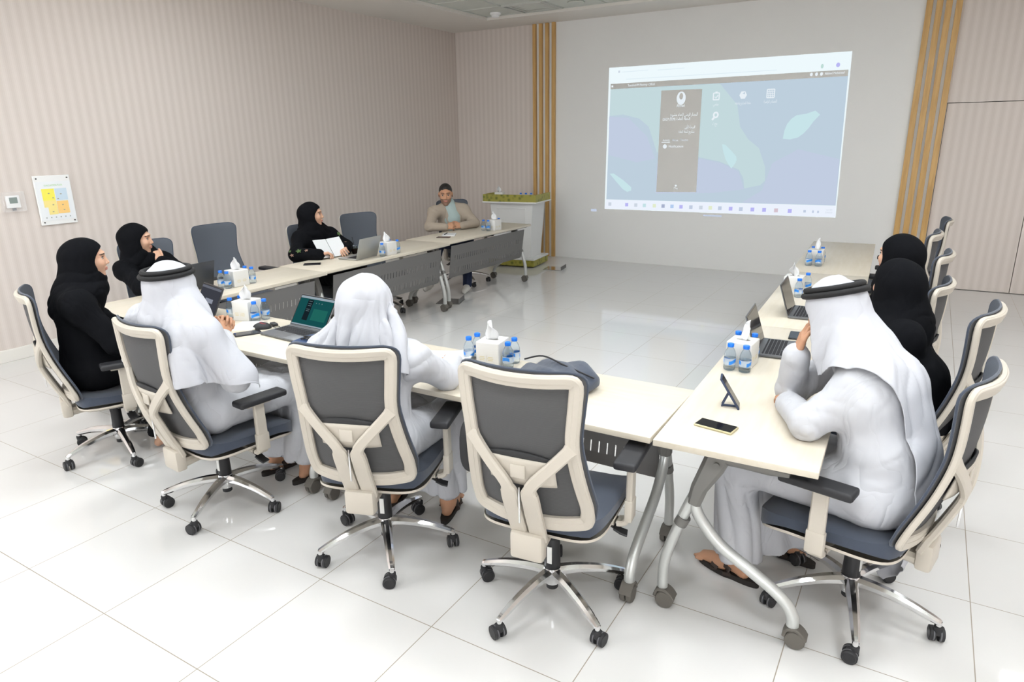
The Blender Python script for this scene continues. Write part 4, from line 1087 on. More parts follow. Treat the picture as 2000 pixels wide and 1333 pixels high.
# ------------------------------------------------------------------ materials for people
def skin(name, c): return mat(name, c, .5, spec=.35, sss=.12)
M_SKINL = skin('skin_light', (.60, .36, .25)); M_SKINM = skin('skin_tan', (.50, .27, .165)); M_SKIND = skin('skin_brown', (.40, .20, .115))
M_LIPS = mat('lips', (.47, .19, .15), .45); M_BROW = mat('brows', (.05, .030, .022), .85)
M_EYE = mat('eye_white', (.42, .38, .35), .4); M_IRIS = mat('iris', (.02, .012, .008), .15)
M_STUB = mat('stubble_skin', (.28, .165, .115), .7)
M_WCLOTH = mat('white_cotton', (.50, .505, .535), .8, fold=(7, .007, .5))
M_WVOILE = mat('white_voile', (.485, .49, .525), .85, fold=(6, .006, .35))
M_BCLOTH = mat('black_crepe', (.0045, .0048, .0062), .9, spec=.1, sheen=0, fold=(7, .004, .6))
M_AGAL = mat('agal_cord', (.006, .006, .007), .65, bump=(700, .8))
M_BLAZER = mat('beige_tweed', (.40, .335, .27), .9, bump=(1200, .6)); M_SHIRT = mat('pale_green_shirt', (.38, .47, .46), .8)
M_NAVY = mat('navy_trousers', (.012, .022, .06), .8); M_HAIR = mat('dark_hair', (.012, .010, .009), .55)
M_SANDAL = mat('brown_leather', (.035, .022, .017), .6); M_SOLE = mat('sandal_sole', (.02, .016, .014), .7)

def rotm(dirv, upv=(0, 0, 1)):
    """columns: right, forward, up for a head or hand looking along dirv"""
    f = A3(dirv); f /= np.linalg.norm(f); u = A3(upv); r = np.cross(f, u); r /= np.linalg.norm(r); u = np.cross(r, f)
    return np.stack([r, f, u], 1)

def head_sdf(c, Rm, s=1.0):
    S = Sdf(); W = lambda x, y, z: c + s * (Rm @ A3((x, y, z)))
    e = lambda p, r, k=.02, cut=False: (S.cut if cut else S.ell)(W(*p), s * A3(r), Rm, k * s)
    e((0, -.018, .035), (.075, .094, .085)); e((0, .010, -.045), (.056, .070, .072), .03); e((0, .035, -.02), (.060, .055, .075), .03)
    e((0, .062, -.098), (.022, .022, .018), .03)
    e((.034, .062, -.022), (.026, .025, .024), .02); e((-.034, .062, -.022), (.026, .025, .024), .02)
    e((0, .072, .038), (.05, .02, .014), .02)
    e((.031, .100, .010), (.019, .016, .012), .014, True); e((-.031, .100, .010), (.019, .016, .012), .014, True)
    S.cone(W(0, .083, .022), W(0, .104, -.021), .0075 * s, .0100 * s, .012 * s)
    S.cone(W(.009, .094, -.027), W(-.009, .094, -.027), .0078 * s, .0078 * s, .008 * s)
    e((0, .090, -.052), (.022, .011, .006), .008); e((0, .088, -.063), (.019, .012, .007), .008)
    for q in (-1, 1): e((q * .076, -.012, -.002), (.009, .018, .030), .008)
    return S, W
def head_mesh(S, W, c, Rm, s, h=.0021):
    V, F = surface_net(S, c - .145 * s, c + .145 * s, h)
    L = (V - c) @ Rm / s; fc = L[F].mean(1); mi = np.zeros(len(F), int); ax = np.abs(fc[:, 0])
    mi[(ax < .023 - 60 * (fc[:, 2] + .057) ** 2) & (np.abs(fc[:, 2] + .057) < .0085) & (fc[:, 1] > .078)] = 1
    mi[(ax > .012) & (ax < .052) & (np.abs(fc[:, 2] - (.036 - 7 * (ax - .032) ** 2)) < .0035) & (fc[:, 1] > .05)] = 2
    return V, F, mi
def ball(c, r, n=10, m=14):
    v = []; f = []
    for i in range(n + 1):
        t = math.pi * i / n
        for j in range(m): v.append(c + r * A3((math.sin(t) * math.cos(2 * math.pi * j / m), math.sin(t) * math.sin(2 * math.pi * j / m), math.cos(t))))
    for i in range(n):
        for j in range(m): f.append((i * m + j, (i + 1) * m + j, (i + 1) * m + (j + 1) % m, i * m + (j + 1) % m))
    return np.array(v), np.array(f)

def hand_sdf(S, wrist, dirv, palm, side, curl=(30, 35, 25), thumb=35, spread=4, sc=1.0, extra=(0, 0, 0, 0)):
    """palm: direction the palm faces; side +1 puts the thumb to dir x palm"""
    f = A3(dirv); f /= np.linalg.norm(f); p = A3(palm); p = p - f * (p @ f); p /= np.linalg.norm(p); t = np.cross(f, p) * side
    w = A3(wrist)
    def rot(v, ax, a):
        a = math.radians(a); return v * math.cos(a) + np.cross(ax, v) * math.sin(a) + ax * (ax @ v) * (1 - math.cos(a))
    cax = np.cross(f, p)
    base = [(.030, .082), (.010, .088), (-.010, .084), (-.029, .075)]
    lens = [(.042, .026, .021), (.047, .029, .022), (.043, .027, .021), (.034, .021, .018)]
    for (o, l), ln, sp, ex in zip(base, lens, (1, .3, -.4, -1.2), extra):
        m = w + sc * (t * o + f * l)
        S.cone(w + sc * (t * o * .55 + f * .006), m, .0155 * sc, .0118 * sc, .014)
        d = rot(f, p, -side * sp * spread); a = m; tot = 0
        for i, (L_, c_) in enumerate(zip(ln, curl)):
            tot += c_ + ex; dd = rot(d, cax, tot); b = a + dd * L_ * sc
            S.cone(a, b, (.0095 - .0008 * i) * sc, (.0088 - .0012 * i) * sc, .005 if i == 0 else .003); a = b
    a = w + sc * (t * .018 + f * .018); d = f * .72 + t * .62 + p * .25; d /= np.linalg.norm(d)
    for i, (L_, c_) in enumerate(((.042, 0), (.032, thumb * .5), (.026, thumb * .5))):
        d = rot(d, np.cross(d, f * .7 + p * .5) / (np.linalg.norm(np.cross(d, f * .7 + p * .5)) + 1e-9), c_)
        b = a + d * L_ * sc; S.cone(a, b, (.014 - .002 * i) * sc, (.0118 - .0018 * i) * sc, .008 if i == 0 else .003); a = b
    return S

def joints(x, y, phi, lean=0, headf=0, headz=0, **o):
    """sitting skeleton in world coordinates; lean = forward shift of the shoulders"""
    f = A3((math.cos(R(phi)), math.sin(R(phi)), 0)); r = A3((f[1], -f[0], 0)); c = A3((x, y, 0)); z = A3((0, 0, 1))
    P = lambda a, b, h: c + r * a + f * b + z * h
    J = dict(pelvis=P(0, -.08, .565), belly=P(0, -.09 + .3 * lean, .72), chest=P(0, -.13 + .75 * lean, .92), neck=P(0, -.12 + lean, 1.055), head=P(0, -.07 + lean + headf, 1.175 + headz))
    for s, q in (('R', 1), ('L', -1)):
        J['sh' + s] = P(q * .175, -.12 + .9 * lean, .99); J['el' + s] = P(q * .27, .03 + .5 * lean, .75); J['wr' + s] = P(q * .14, .26, .80)
        J['hip' + s] = P(q * .09, -.05, .555); J['kn' + s] = P(q * .12, .39, .545); J['an' + s] = P(q * .12, .40, .085); J['hd' + s] = f
    J.update({k: A3(v) for k, v in o.items()})
    J['f'] = f; J['r'] = r; J['P'] = P
    return J

def robe_sdf(J, hem=.14, pad=0, sleeve=.062, cuff=.052, knee=True, loose=0):
    S = Sdf(); p = pad
    f, r = J['f'], J['r']
    Rm = np.stack([r, f, A3((0, 0, 1))], 1)
    S.ell(J['pelvis'], (.185 + p, .155 + p, .13), Rm, .05)
    S.ell(J['belly'], (.165 + p + loose, .135 + p + loose, .15), Rm, .08)
    S.ell(J['chest'], (.175 + p + loose, .125 + p, .16), Rm, .08)
    S.cone(J['neck'], J['neck'] + (J['head'] - J['neck']) * .25, .062 + p, .055 + p, .05)
    S.cone(J['shL'], J['shR'], .060 + p, .060 + p, .07)
    for s in 'LR': S.cone(J['neck'] - A3((0, 0, .02)), J['sh' + s], .058 + p, .056 + p, .06)
    for s in 'LR':
        S.cone(J['sh' + s], J['el' + s], .064 + p, sleeve + p, .06)
        S.cone(J['el' + s], J['el' + s] + (J['wr' + s] - J['el' + s]) * .96, sleeve + p, cuff + p * .5, .02)
    if knee:
        for s in 'LR':
            S.cone(J['hip' + s], J['kn' + s], .105 + p, .078 + p, .06)
            a = J['an' + s].copy(); a[2] = hem - .03
            S.cone(J['kn' + s], a, .080 + p, .092 + p, .05)
        km = (J['knL'] + J['knR']) / 2; am = (J['anL'] + J['anR']) / 2; am[2] = hem - .03
        S.cone(J['pelvis'] + f * .1 + A3((0, 0, -.0)), km - A3((0, 0, .012)), .10, .066 + p, .07)
        S.cone(km, am, .072 + p, .08 + p, .07)
        S.plane((0, 0, hem), (0, 0, -1))
    return S
def folds(V, N_, J, amp=1.0, seed=0):
    """cloth folds: displacement along the normals following each limb"""
    segs = []
    for s in 'LR':
        segs += [(J['sh' + s], J['el' + s], 'u'), (J['el' + s], J['wr' + s], 'a'), (J['hip' + s], J['kn' + s], 't'), (J['kn' + s], J['an' + s], 's')]
    segs += [(J['pelvis'], J['belly'], 'b'), (J['belly'], J['neck'], 'b')]
    W_ = []; D = []
    for i, (a, b, k) in enumerate(segs):
        ab = b - a; L = np.linalg.norm(ab); t_ = ab / L; h = (V - a) @ t_; hc = np.clip(h / L, 0, 1)
        q = V - a - (hc * L)[:, None] * t_; d = np.linalg.norm(q, axis=1)
        ref = np.cross(t_, (.3, .5, .81)); ref /= np.linalg.norm(ref); r2 = np.cross(t_, ref)
        th = np.arctan2(q @ r2, q @ ref); n1 = wave(V, 9, seed + i); n2 = wave(V, 22, seed + i + 1)
        rg = lambda x: np.abs(np.sin(x)) ** .7 - .62
        if k == 'a': dd = .011 * rg(h * 62 + 2.6 * np.sin(th + seed) + 2.4 * n1) * (.25 + np.exp(-2.4 * hc)) * (.55 + .45 * np.sin(th + i))
        elif k == 'u': dd = .012 * rg(h * 50 + 3.0 * np.sin(th + i) + 2.6 * n1) * hc ** .8 + .010 * rg(th * 1.6 + h * 16 + 2.5 * n1) * (1 - hc)
        elif k == 't': dd = .013 * rg(h * 27 + 3.0 * np.sin(th + 1) + 3 * n1) * (.5 + .5 * np.sin(th * 1.0 + i))
        elif k == 's': dd = .034 * (.2 + hc) * rg(th * 3.0 + 1.8 * n1 + i)
        else: dd = .012 * rg(th * 2.6 + h * 15 + 3.2 * n1)
        dd = dd * (.45 + .55 * wave(V, 7, seed + i + 2) ** 2 * 3).clip(.45, 1.35) + .0018 * n2
        W_.append(np.exp(-d * 38)); D.append(dd)
    W_ = np.array(W_); D = np.array(D)
    return V + N_ * ((W_ * D).sum(0) / (W_.sum(0) + 1e-12) * amp)[:, None]
def robe_mesh(name, S, J, m, par, org, h=.0078, amp=1, seed=0, parts=None):
    lo, hi = S.bounds(); V, F = surface_net(S, lo, hi, h)
    N_ = grad(S, V); V = folds(V, N_, J, amp, seed)
    return mesh_np(name, V, F, m, par, org)

def person(label, org, J, look, skinm, hs=.97, head=True, hands='LR', hand_kw=None, eyes=True, feet=False, stub=False, up_=(0, 0, 1)):
    """one continuous body: head, neck, trunk, limbs and hands in one mesh"""
    Vs, Fs, Ms, o = [], [], [], 0
    def add(V, F, mi):
        nonlocal o
        Vs.append(V); Fs.append(F + o); Ms.append(np.full(len(F), mi) if np.isscalar(mi) else mi); o += len(V)
    Rm = rotm(look, up_); J['Rm'] = Rm; J['hs'] = hs
    S, W = head_sdf(J['head'], Rm, hs)
    S.cone(J['neck'], J['head'] + Rm @ A3((0, -.02, -.05)), .052, .050, .03)
    V, F, mi = head_mesh(S, W, J['head'], Rm, hs)
    if stub:
        L = (V - J['head']) @ Rm / hs; fc = L[F].mean(1)
        mi[(mi == 0) & (fc[:, 1] > -.01) & (fc[:, 2] < -.035 - .35 * (fc[:, 1] - .1)) & (fc[:, 2] > -.135)] = 5
    add(V, F, mi)
    if eyes:
        for q in (-1, 1):
            V, F = ball(W(q * .031, .0715, .010), .0125 * hs); add(V, F, 3)
            V, F = ball(W(q * .031, .0755, .0092), .0090 * hs); add(V, F, 4)
            for a_ in range(5):
                V, F = ball(W(q * (.020 + .0055 * a_), .0835 - .0012 * abs(a_ - 1.5) ** 1.6, .0165 + .0022 * math.sin(a_ * .8)), .0028 * hs, 5, 6); add(V, F, 2)
    B = robe_sdf(J, hem=.02, pad=-.022, sleeve=.045, cuff=.03, knee=False)
    for s in 'LR':
        B.cone(J['el' + s], J['wr' + s], .04, .026, .02)
        B.cone(J['hip' + s], J['kn' + s], .08, .055, .04).cone(J['kn' + s], J['an' + s], .052, .036, .02)
        if feet:
            d = J.get('toe' + s, J['f']); a = J['an' + s]
            B.chain([a + A3((0, 0, -.01)), a + d * .07 + A3((0, 0, -.035)), a + d * .155 + A3((0, 0, -.052))], [.036, .034, .026], .03).cone(a - d * .03 + A3((0, 0, -.05)), a + A3((0, 0, -.03)), .026, .03, .02)
            for q in range(5):
                t_ = np.cross(d, (0, 0, 1)) * (.016 * (q - 2)); b_ = a + d * (.165 + .010 * (2 - abs(q - 1))) + A3((0, 0, -.06)) + t_
                B.cone(b_ - d * .02, b_ + d * .012, .0095, .0085, .004)
    lo, hi = B.bounds(); V, F = surface_net(B, lo, hi, .012); add(V, F, 0)
    for s in hands:
        k = (hand_kw or {}).get(s)
        if k is None: continue
        H = Sdf(); wv = A3(k['dir']) / np.linalg.norm(k['dir'])
        H.cone(J['wr' + s] + (J['el' + s] - J['wr' + s]) * .25, J['wr' + s], .030, .024, .012)
        hand_sdf(H, J['wr' + s], k['dir'], k['palm'], k.get('side', 1), k.get('curl', (30, 35, 25)), k.get('thumb', 35), k.get('spread', 4), k.get('sc', .95))
        lo, hi = H.bounds(.012); V, F = surface_net(H, lo, hi, .0030); add(V, F, 0)
    V = np.concatenate(Vs); F = np.concatenate(Fs); mi = np.concatenate(Ms)
    o_ = mesh_np('person', V, F, [skinm, M_LIPS, M_BROW, M_EYE, M_IRIS, M_STUB], None, org, mi)
    o_.location = org; tag(o_, label, 'person')
    return o_

def hijab_sdf(J, s=1.0, face=(.112, .094), drop=.0, bust=True):
    Rm, c = J['Rm'], J['head']; S = Sdf(); W = lambda x, y, z: c + s * (Rm @ A3((x, y, z)))
    f, r = J['f'], J['r']; Rb = np.stack([r, f, A3((0, 0, 1))], 1)
    S.ell(W(0, -.020, .032), s * A3((.094, .110, .104)), Rm, .03)
    S.ell(W(0, -.045, .01), s * A3((.088, .105, .090)), Rm, .04)
    S.ell(W(0, -.014, -.060), s * A3((.084, .082, .080)), Rm, .05)
    S.cone(W(0, -.01, -.09), J['neck'] + A3((0, 0, .0)), .078, .088, .05)
    if bust:
        S.ell(J['neck'] + A3((0, 0, -.035)) + f * .0, (.165, .115, .07), Rb, .07)
        S.cone(J['shL'] * .6 + J['shR'] * .4, J['shR'] * .85 + J['shL'] * .15 + A3((0, 0, .01)), .070, .060, .07)
        S.cone(J['shR'] * .6 + J['shL'] * .4, J['shL'] * .85 + J['shR'] * .15 + A3((0, 0, .01)), .070, .060, .07)
        S.cone(J['neck'] + f * .02, J['chest'] + f * .075, .075, .05, .06)
    S.cone(W(0, -.05, .0), J['neck'] - f * .03 - A3((0, 0, .06)), .088, .108, .05)
    S.cone(J['neck'] - f * .03 - A3((0, 0, .05)), J['chest'] - f * .03, .108, .105, .06)
    S.cut(W(0, .122, -.014), s * A3((face[0], .120, face[1])), Rm, .010)
    return S
def hijab_mesh(S, J, par, org, name='headscarf', seed=0, m=None, h=.006, amp=1.0):
    lo, hi = S.bounds(); V, F = surface_net(S, lo, hi, h); N_ = grad(S, V)
    c = J['head']; L = (V - c) @ J['Rm']
    th = np.arctan2(L[:, 1], L[:, 0]); low = np.clip((.03 - L[:, 2]) / .12, 0, 1)
    face = np.clip(1 - np.linalg.norm((L - A3((0, .1, -.01))) / A3((.075, .08, .095)), axis=1), 0, 1)
    n1 = wave(V, 12, seed); n2 = wave(V, 30, seed + 2)
    rg = lambda x: np.abs(np.sin(x)) ** .7 - .62; sg = 1 if seed % 2 else -1
    d = low * .0080 * rg(L[:, 2] * 36 + L[:, 0] * 26 * sg + 1.6 * np.sin(th + seed) + 2.2 * n1) + .0012 * n2
    d += (1 - low) * .0035 * rg(L[:, 0] * 16 - L[:, 1] * 14 + L[:, 2] * 10 + 2 * n1)
    V = V + N_ * (d * (1 - np.clip(face * 3, 0, 1)) * amp)[:, None]
    return mesh_np(name, V, F, m or M_BCLOTH, par, org)

# ------------------------------------------------------------------ draped cloth (position based dynamics against a distance field)
def drape(sdf, head, flat, start, pins, steps=170, iters=14, attract=None, wind=(0, 0, 0), thick=.007, fric=.5):
    n, m = flat.shape[:2]; X = start.reshape(-1, 3).copy(); Pv = X.copy(); Fl = flat.reshape(-1, flat.shape[2])
    id_ = np.arange(n * m).reshape(n, m); groups = []
    def addg(a, b, st):
        a = a.ravel(); b = b.ravel()
        if len(a): groups.append((a, b, np.linalg.norm(Fl[a] - Fl[b], axis=1), st))
    for k in (0, 1):
        addg(id_[k:n - 1:2, :], id_[k + 1:n:2, :], 1); addg(id_[:, k:m - 1:2], id_[:, k + 1:m:2], 1)
        for l in (0, 1):
            addg(id_[k:n - 1:2, l:m - 1:2], id_[k + 1:n:2, l + 1:m:2], .35); addg(id_[k + 1:n:2, l:m - 1:2][:, :id_[k:n - 1:2, l + 1:m:2].shape[1]], id_[k:n - 1:2, l + 1:m:2], .35)
    for k in range(4):
        addg(id_[k:n - 2:4, :], id_[k + 2:n:4, :], .10); addg(id_[:, k:m - 2:4], id_[:, k + 2:m:4], .10)
    groups = [(a[:min(len(a), len(b))], b[:min(len(a), len(b))], r[:min(len(a), len(b))], s) for a, b, r, s in groups]
    wgt = np.ones(n * m); wgt[pins] = 0; P0 = X[pins].copy()
    g = A3((0, 0, -9.8)) + A3(wind); dt = .016
    for st in range(steps):
        vel = (X - Pv) * .975; Pv = X.copy(); X = X + vel + g * dt * dt * wgt[:, None]
        for it in range(iters):
            for a, b, rl, sf in groups:
                d = X[b] - X[a]; l = np.linalg.norm(d, axis=1) + 1e-9; w_ = wgt[a] + wgt[b] + 1e-9
                c = (d / l[:, None]) * ((l - rl) / w_ * sf)[:, None]
                X[a] += c * wgt[a][:, None]; X[b] -= c * wgt[b][:, None]
        dv = sdf(X); hit = dv < thick
        if hit.any():
            I = np.where(hit)[0]; gr = grad(sdf, X[I]); X[I] += gr * (thick - dv[I])[:, None]
            Pv[I] = Pv[I] + (X[I] - Pv[I]) * fric
        if attract is not None:
            ai, rng = attract; dv = head(X[ai]); q = (dv > thick + .001) & (dv < rng)
            if q.any(): I = ai[q]; X[I] -= grad(head, X[I]) * (dv[q] - thick)[:, None] * .6
        X[:, 2] = np.maximum(X[:, 2], .02); X[pins] = P0
    return X.reshape(n, m, 3)
# ------------------------------------------------------------------ headscarves of the men
def simple_head(J, fat=0, nk=.105):
    Rm, c, s = J['Rm'], J['head'], J['hs']; S = Sdf(); W = lambda x, y, z: c + s * (Rm @ A3((x, y, z)))
    S.ell(W(0, -.018, .035), s * A3((.078 + fat, .098 + fat, .088 + fat)), Rm, .02)
    S.ell(W(0, .012, -.045), s * A3((.062 + fat, .078, .078)), Rm, .03)
    S.cone(J['neck'] - J['f'] * .03 - A3((0, 0, .01)), W(0, -.03, .0), nk, .086, .04)
    return S
def ghutra(J, body, par, org, W_=.74, H_=.74, front=.125, nu=64, nv=34, steps=150, attract=.15, rng=.05, wind=(0, 0, 0), tail=.10, pinr=.035, skew=0, name='headscarf', puff=0, sep=None, iters=12, rip=.03, nf=9, bell=.45, chair=None, fold=.02, ff=4.5, seed=0, left=1.0, fr0=.13, wing=0):
    Rm, c, s = J['Rm'], J['head'], J['hs']
    hd = simple_head(J, puff)
    ck = None
    if chair:
        cx_, cy2, ph, dr = chair; f_ = A3((math.cos(R(ph)), math.sin(R(ph)), 0))
        nb = f_ + A3((0, 0, .22)); ln = np.linalg.norm(nb); p0 = A3((cx_, cy2, 1.11 - dr)) + f_ * (-.325)
        ck = lambda P: (P - p0) @ nb / ln            # room in front of the chair back
    def both(P):
        d_ = np.minimum(hd(P), body(P))
        return d_ if ck is None else np.minimum(d_, ck(P))
    fl = np.zeros((nv, nu, 2))
    for i in range(nv):
        t_ = i / (nv - 1); hw_ = W_ * (1 - t_ * (1 - tail))
        fl[i, :, 0] = np.linspace(-hw_ * left, hw_, nu); fl[i, :, 1] = front - H_ * t_
    zt = .124 + puff + .008 / s
    st = np.zeros((nv, nu, 3))
    X0 = fl[..., 0] + skew * 0; Y0 = fl[..., 1]
    rr = np.hypot(X0, Y0 + .018); ang = np.arctan2(X0, -(Y0 + .018)); r0 = .085
    over = np.maximum(rr - r0, 0)
    # the sheet starts as a bell around the head: flat on the crown, then falling
    rad = np.minimum(rr, r0) + over * bell; dz = -.45 * np.minimum(rr, r0) ** 2 / r0 - over * math.sqrt(1 - bell ** 2) * .9
    n3 = wave(np.stack([X0.ravel(), Y0.ravel(), X0.ravel() * 0], 1), 6, 2).reshape(X0.shape)
    rad = rad + np.clip((rr - .1) / .2, 0, 1) * rip * np.sin(ang * nf + 2 * n3)
    sx = np.where(rr > 1e-6, X0 / (rr + 1e-9), 0) * rad; sy = np.where(rr > 1e-6, (Y0 + .018) / (rr + 1e-9), 0) * rad - .018
    L = np.stack([sx, sy, zt + dz], -1)
    st = c + s * (L @ Rm.T)
    fr = rr.ravel(); pins = np.where(fr < pinr)[0]; ai = np.where((fr < attract) & (fr >= pinr))[0]
    X = drape(both, hd, fl, st, pins, steps, iters, (ai, rng), wind)
    def upc(Y, k=3):                  # cubic refinement along the first axis
        n_ = Y.shape[0]; tt = np.linspace(0, n_ - 1, (n_ - 1) * k + 1); i0 = np.minimum(tt.astype(int), n_ - 2); t_ = (tt - i0).reshape((-1,) + (1,) * (Y.ndim - 1))
        a, b, c_, d = Y[np.maximum(i0 - 1, 0)], Y[i0], Y[i0 + 1], Y[np.minimum(i0 + 2, n_ - 1)]
        return .5 * (2 * b + (c_ - a) * t_ + (2 * a - 5 * b + 4 * c_ - d) * t_ ** 2 + (-a + 3 * b - 3 * c_ + d) * t_ ** 3)
    X = upc(upc(X).swapaxes(0, 1)).swapaxes(0, 1); U = upc(upc(fl).swapaxes(0, 1)).swapaxes(0, 1)
    rr = np.hypot(U[..., 0], U[..., 1] + .018); ang = np.arctan2(U[..., 0], -(U[..., 1] + .018))
    du = np.gradient(X, axis=1); dv_ = np.gradient(X, axis=0); nn = np.cross(dv_, du); nn /= np.linalg.norm(nn, axis=-1, keepdims=True) + 1e-9
    Pf = X.reshape(-1, 3); gg = grad(both, Pf).reshape(X.shape); sgn = np.sign((nn * gg).sum(-1, keepdims=True)); sgn = np.where(np.median(sgn) < 0, -1, 1)
    wv = wave(np.concatenate([U.reshape(-1, 2), np.zeros((Pf.shape[0], 1))], 1), 7, seed).reshape(rr.shape); w2 = wave(np.concatenate([U.reshape(-1, 2), np.zeros((Pf.shape[0], 1))], 1), 16, seed + 1).reshape(rr.shape)
    A_ = fold * np.clip((rr - fr0) / .16, 0, 1)
    dsp = A_ * (np.abs(np.sin(ang * ff + 1.7 * wv + seed)) ** .75) + A_ * .35 * (np.abs(np.sin(ang * ff * 2.3 + 2.2 * w2 + rr * 5)) ** .7)
    dsp = dsp + wing * np.exp(-((rr - .26) / .11) ** 2) * np.clip(np.abs(np.sin(ang)) * 1.5 - .35, 0, 1)
    X = X + nn * sgn * dsp[..., None]
    nv, nu = X.shape[:2]
    V = X.reshape(-1, 3); id_ = np.arange(nv * nu).reshape(nv, nu)
    F = np.stack([id_[:-1, :-1].ravel(), id_[:-1, 1:].ravel(), id_[1:, 1:].ravel(), id_[1:, :-1].ravel()], 1)
    o = mesh_np(name, V, F, M_WVOILE, par, org)
    so = o.modifiers.new('cloth', 'SOLIDIFY'); so.thickness = .0022; so.offset = 0
    return o, hd
def agal(J, hd, par, org, z0=.070, tilt=-.10, r=.0115, gap=.020):
    Rm, c, s = J['Rm'], J['head'], J['hs']
    for k in range(2):
        pts = []
        for i in range(48):
            a = 2 * math.pi * i / 48; z = z0 + k * .020
            dx, dy = math.cos(a), math.sin(a); lo, hi = .03, .2
            for _ in range(22):
                m_ = (lo + hi) / 2; p = c + s * (Rm @ A3((dx * m_, -.018 + dy * m_, z + tilt * dy * m_)))
                if hd(p[None])[0] < gap - .003: lo = m_
                else: hi = m_
            pts.append(p - A3(org))
        MB().tube(pts, r, 10, closed=True).obj('head_cord', M_AGAL, par, 180)

def mkhem(par, org, J, hem, m):
    pass
def sandal(par, org, a, d, left=1, m=None):
    d = A3(d); d /= np.linalg.norm(d); t_ = np.cross(d, (0, 0, 1)); b = A3(a) * A3((1, 1, 0))
    M_ = Matrix(((t_[0], d[0], 0, b[0] - org[0]), (t_[1], d[1], 0, b[1] - org[1]), (0, 0, 1, 0), (0, 0, 0, 1)))
    out = [(.034 * math.copysign(1, math.cos(q)) * abs(math.cos(q)) ** .8 * (1.15 if math.sin(q) > 0 else .95), .07 + .142 * math.sin(q)) for q in [2 * math.pi * i / 28 for i in range(28)]]
    s_ = MB().prism(out, .0, .024, M=M_).obj('sandal', M_SOLE, par, 40)
    mb = MB()
    for yy_, z_ in ((.115, .052), (.055, .085)):
        pts = spline([(-.04, yy_, .015), (-.038, yy_, z_ * .7), (0, yy_ + .005, z_ + .008), (.038, yy_, z_ * .7), (.04, yy_, .015)], 5)
        mb.sweep(pts, .034, .006, (0, 0, 1) if False else (0, .01, 1), M=M_)
    mb.obj('strap', M_SANDAL, s_, 60)
    return s_

# --- man B: white robe, white headscarf with black cord, hands clasped, elbows on the armrests
org = (-.926, .242, 0)
J = joints(-.926, .242, 84, lean=-.03, headf=.0, headz=-.0)
P = J['P']
J.update(head=A3((-.915, .115, 1.165)), neck=A3((-.92, .09, 1.04)), shR=P(.175, -.15, .975), shL=P(-.175, -.15, .975), elR=A3((-.635, .175, .755)), elL=A3((-1.20, .30, .755)),
         wrR=A3((-.835, .275, .905)), wrL=A3((-.945, .335, .905)), knR=P(.155, .42, .56), knL=P(-.10, .44, .55), anR=P(.14, .40, .085), anL=P(-.09, .36, .085))
body = robe_sdf(J, hem=.13)
pB = person('man in white with a black head cord and clasped hands, seen from behind', org, J, (.16, .98, -.06), M_SKINM,
            hand_kw=dict(R=dict(dir=(-.35, .62, .62), palm=(-.85, -.1, -.35), side=1, curl=(48, 60, 35), thumb=30), L=dict(dir=(.45, .25, .72), palm=(.62, -.45, -.35), side=-1, curl=(50, 62, 35), thumb=30)), feet=True)
robe_mesh('robe', body, J, M_WCLOTH, pB, org, seed=1)
g, hd = ghutra(J, body, pB, org, W_=.60, H_=.76, left=1.0, front=.12, wind=(.0, .6, 0), puff=.012, rip=.03, nf=7, bell=.42, chair=(-.926, .242, 84, .055), fold=.027, ff=4.5, attract=.12, rng=.03, seed=1, wing=.012)
agal(J, hd, pB, org, z0=.083, tilt=.10)
for s in 'LR': sandal(pB, org, J['an' + s] - J['f'] * .03, J['f'])

# --- man C: white robe, plain white headscarf, leaning over the table to write
org = (.084, .34, 0)
J = joints(.084, .34, 110, lean=.12)
P = J['P']
J.update(head=A3((.075, .335, 1.150)), neck=A3((.085, .325, 1.005)), shR=A3((.255, .385, .93)), shL=A3((-.085, .265, .93)), elR=A3((.29, .58, .80)), elL=A3((-.28, .50, .80)),
         wrR=A3((.175, .79, .785)), wrL=A3((-.10, .70, .785)), chest=A3((.09, .31, .87)), belly=A3((.09, .29, .70)), knR=P(.21, .36, .53), knL=P(-.17, .38, .53), anR=A3((.175, .70, .085)), anL=A3((-.14, .66, .085)))
body = robe_sdf(J, hem=.14, loose=.012)
pC = person('man in white with a plain headscarf and no cord, bent over his notebook', org, J, (.18, .90, -.40), M_SKINM,
            hand_kw=dict(R=dict(dir=(-.6, .7, -.05), palm=(-.3, -.2, -.9), side=1, curl=(40, 50, 30)), L=dict(dir=(.5, .8, -.05), palm=(0, 0, -1), side=-1, curl=(15, 20, 15))), feet=True)
robe_mesh('robe', body, J, M_WCLOTH, pC, org, seed=5, amp=1.1)
g, hd = ghutra(J, body, pC, org, W_=.37, H_=.62, front=.145, nu=54, nv=36, tail=.75, puff=.010, attract=.15, rng=.03, wind=(0, 0, 0), rip=.035, nf=8, bell=.30, chair=(.084, .34, 110, .03), fold=.020, ff=5.0, seed=4, fr0=.06)
for s in 'LR': sandal(pC, org, J['an' + s] - J['f'] * .03, J['f'])

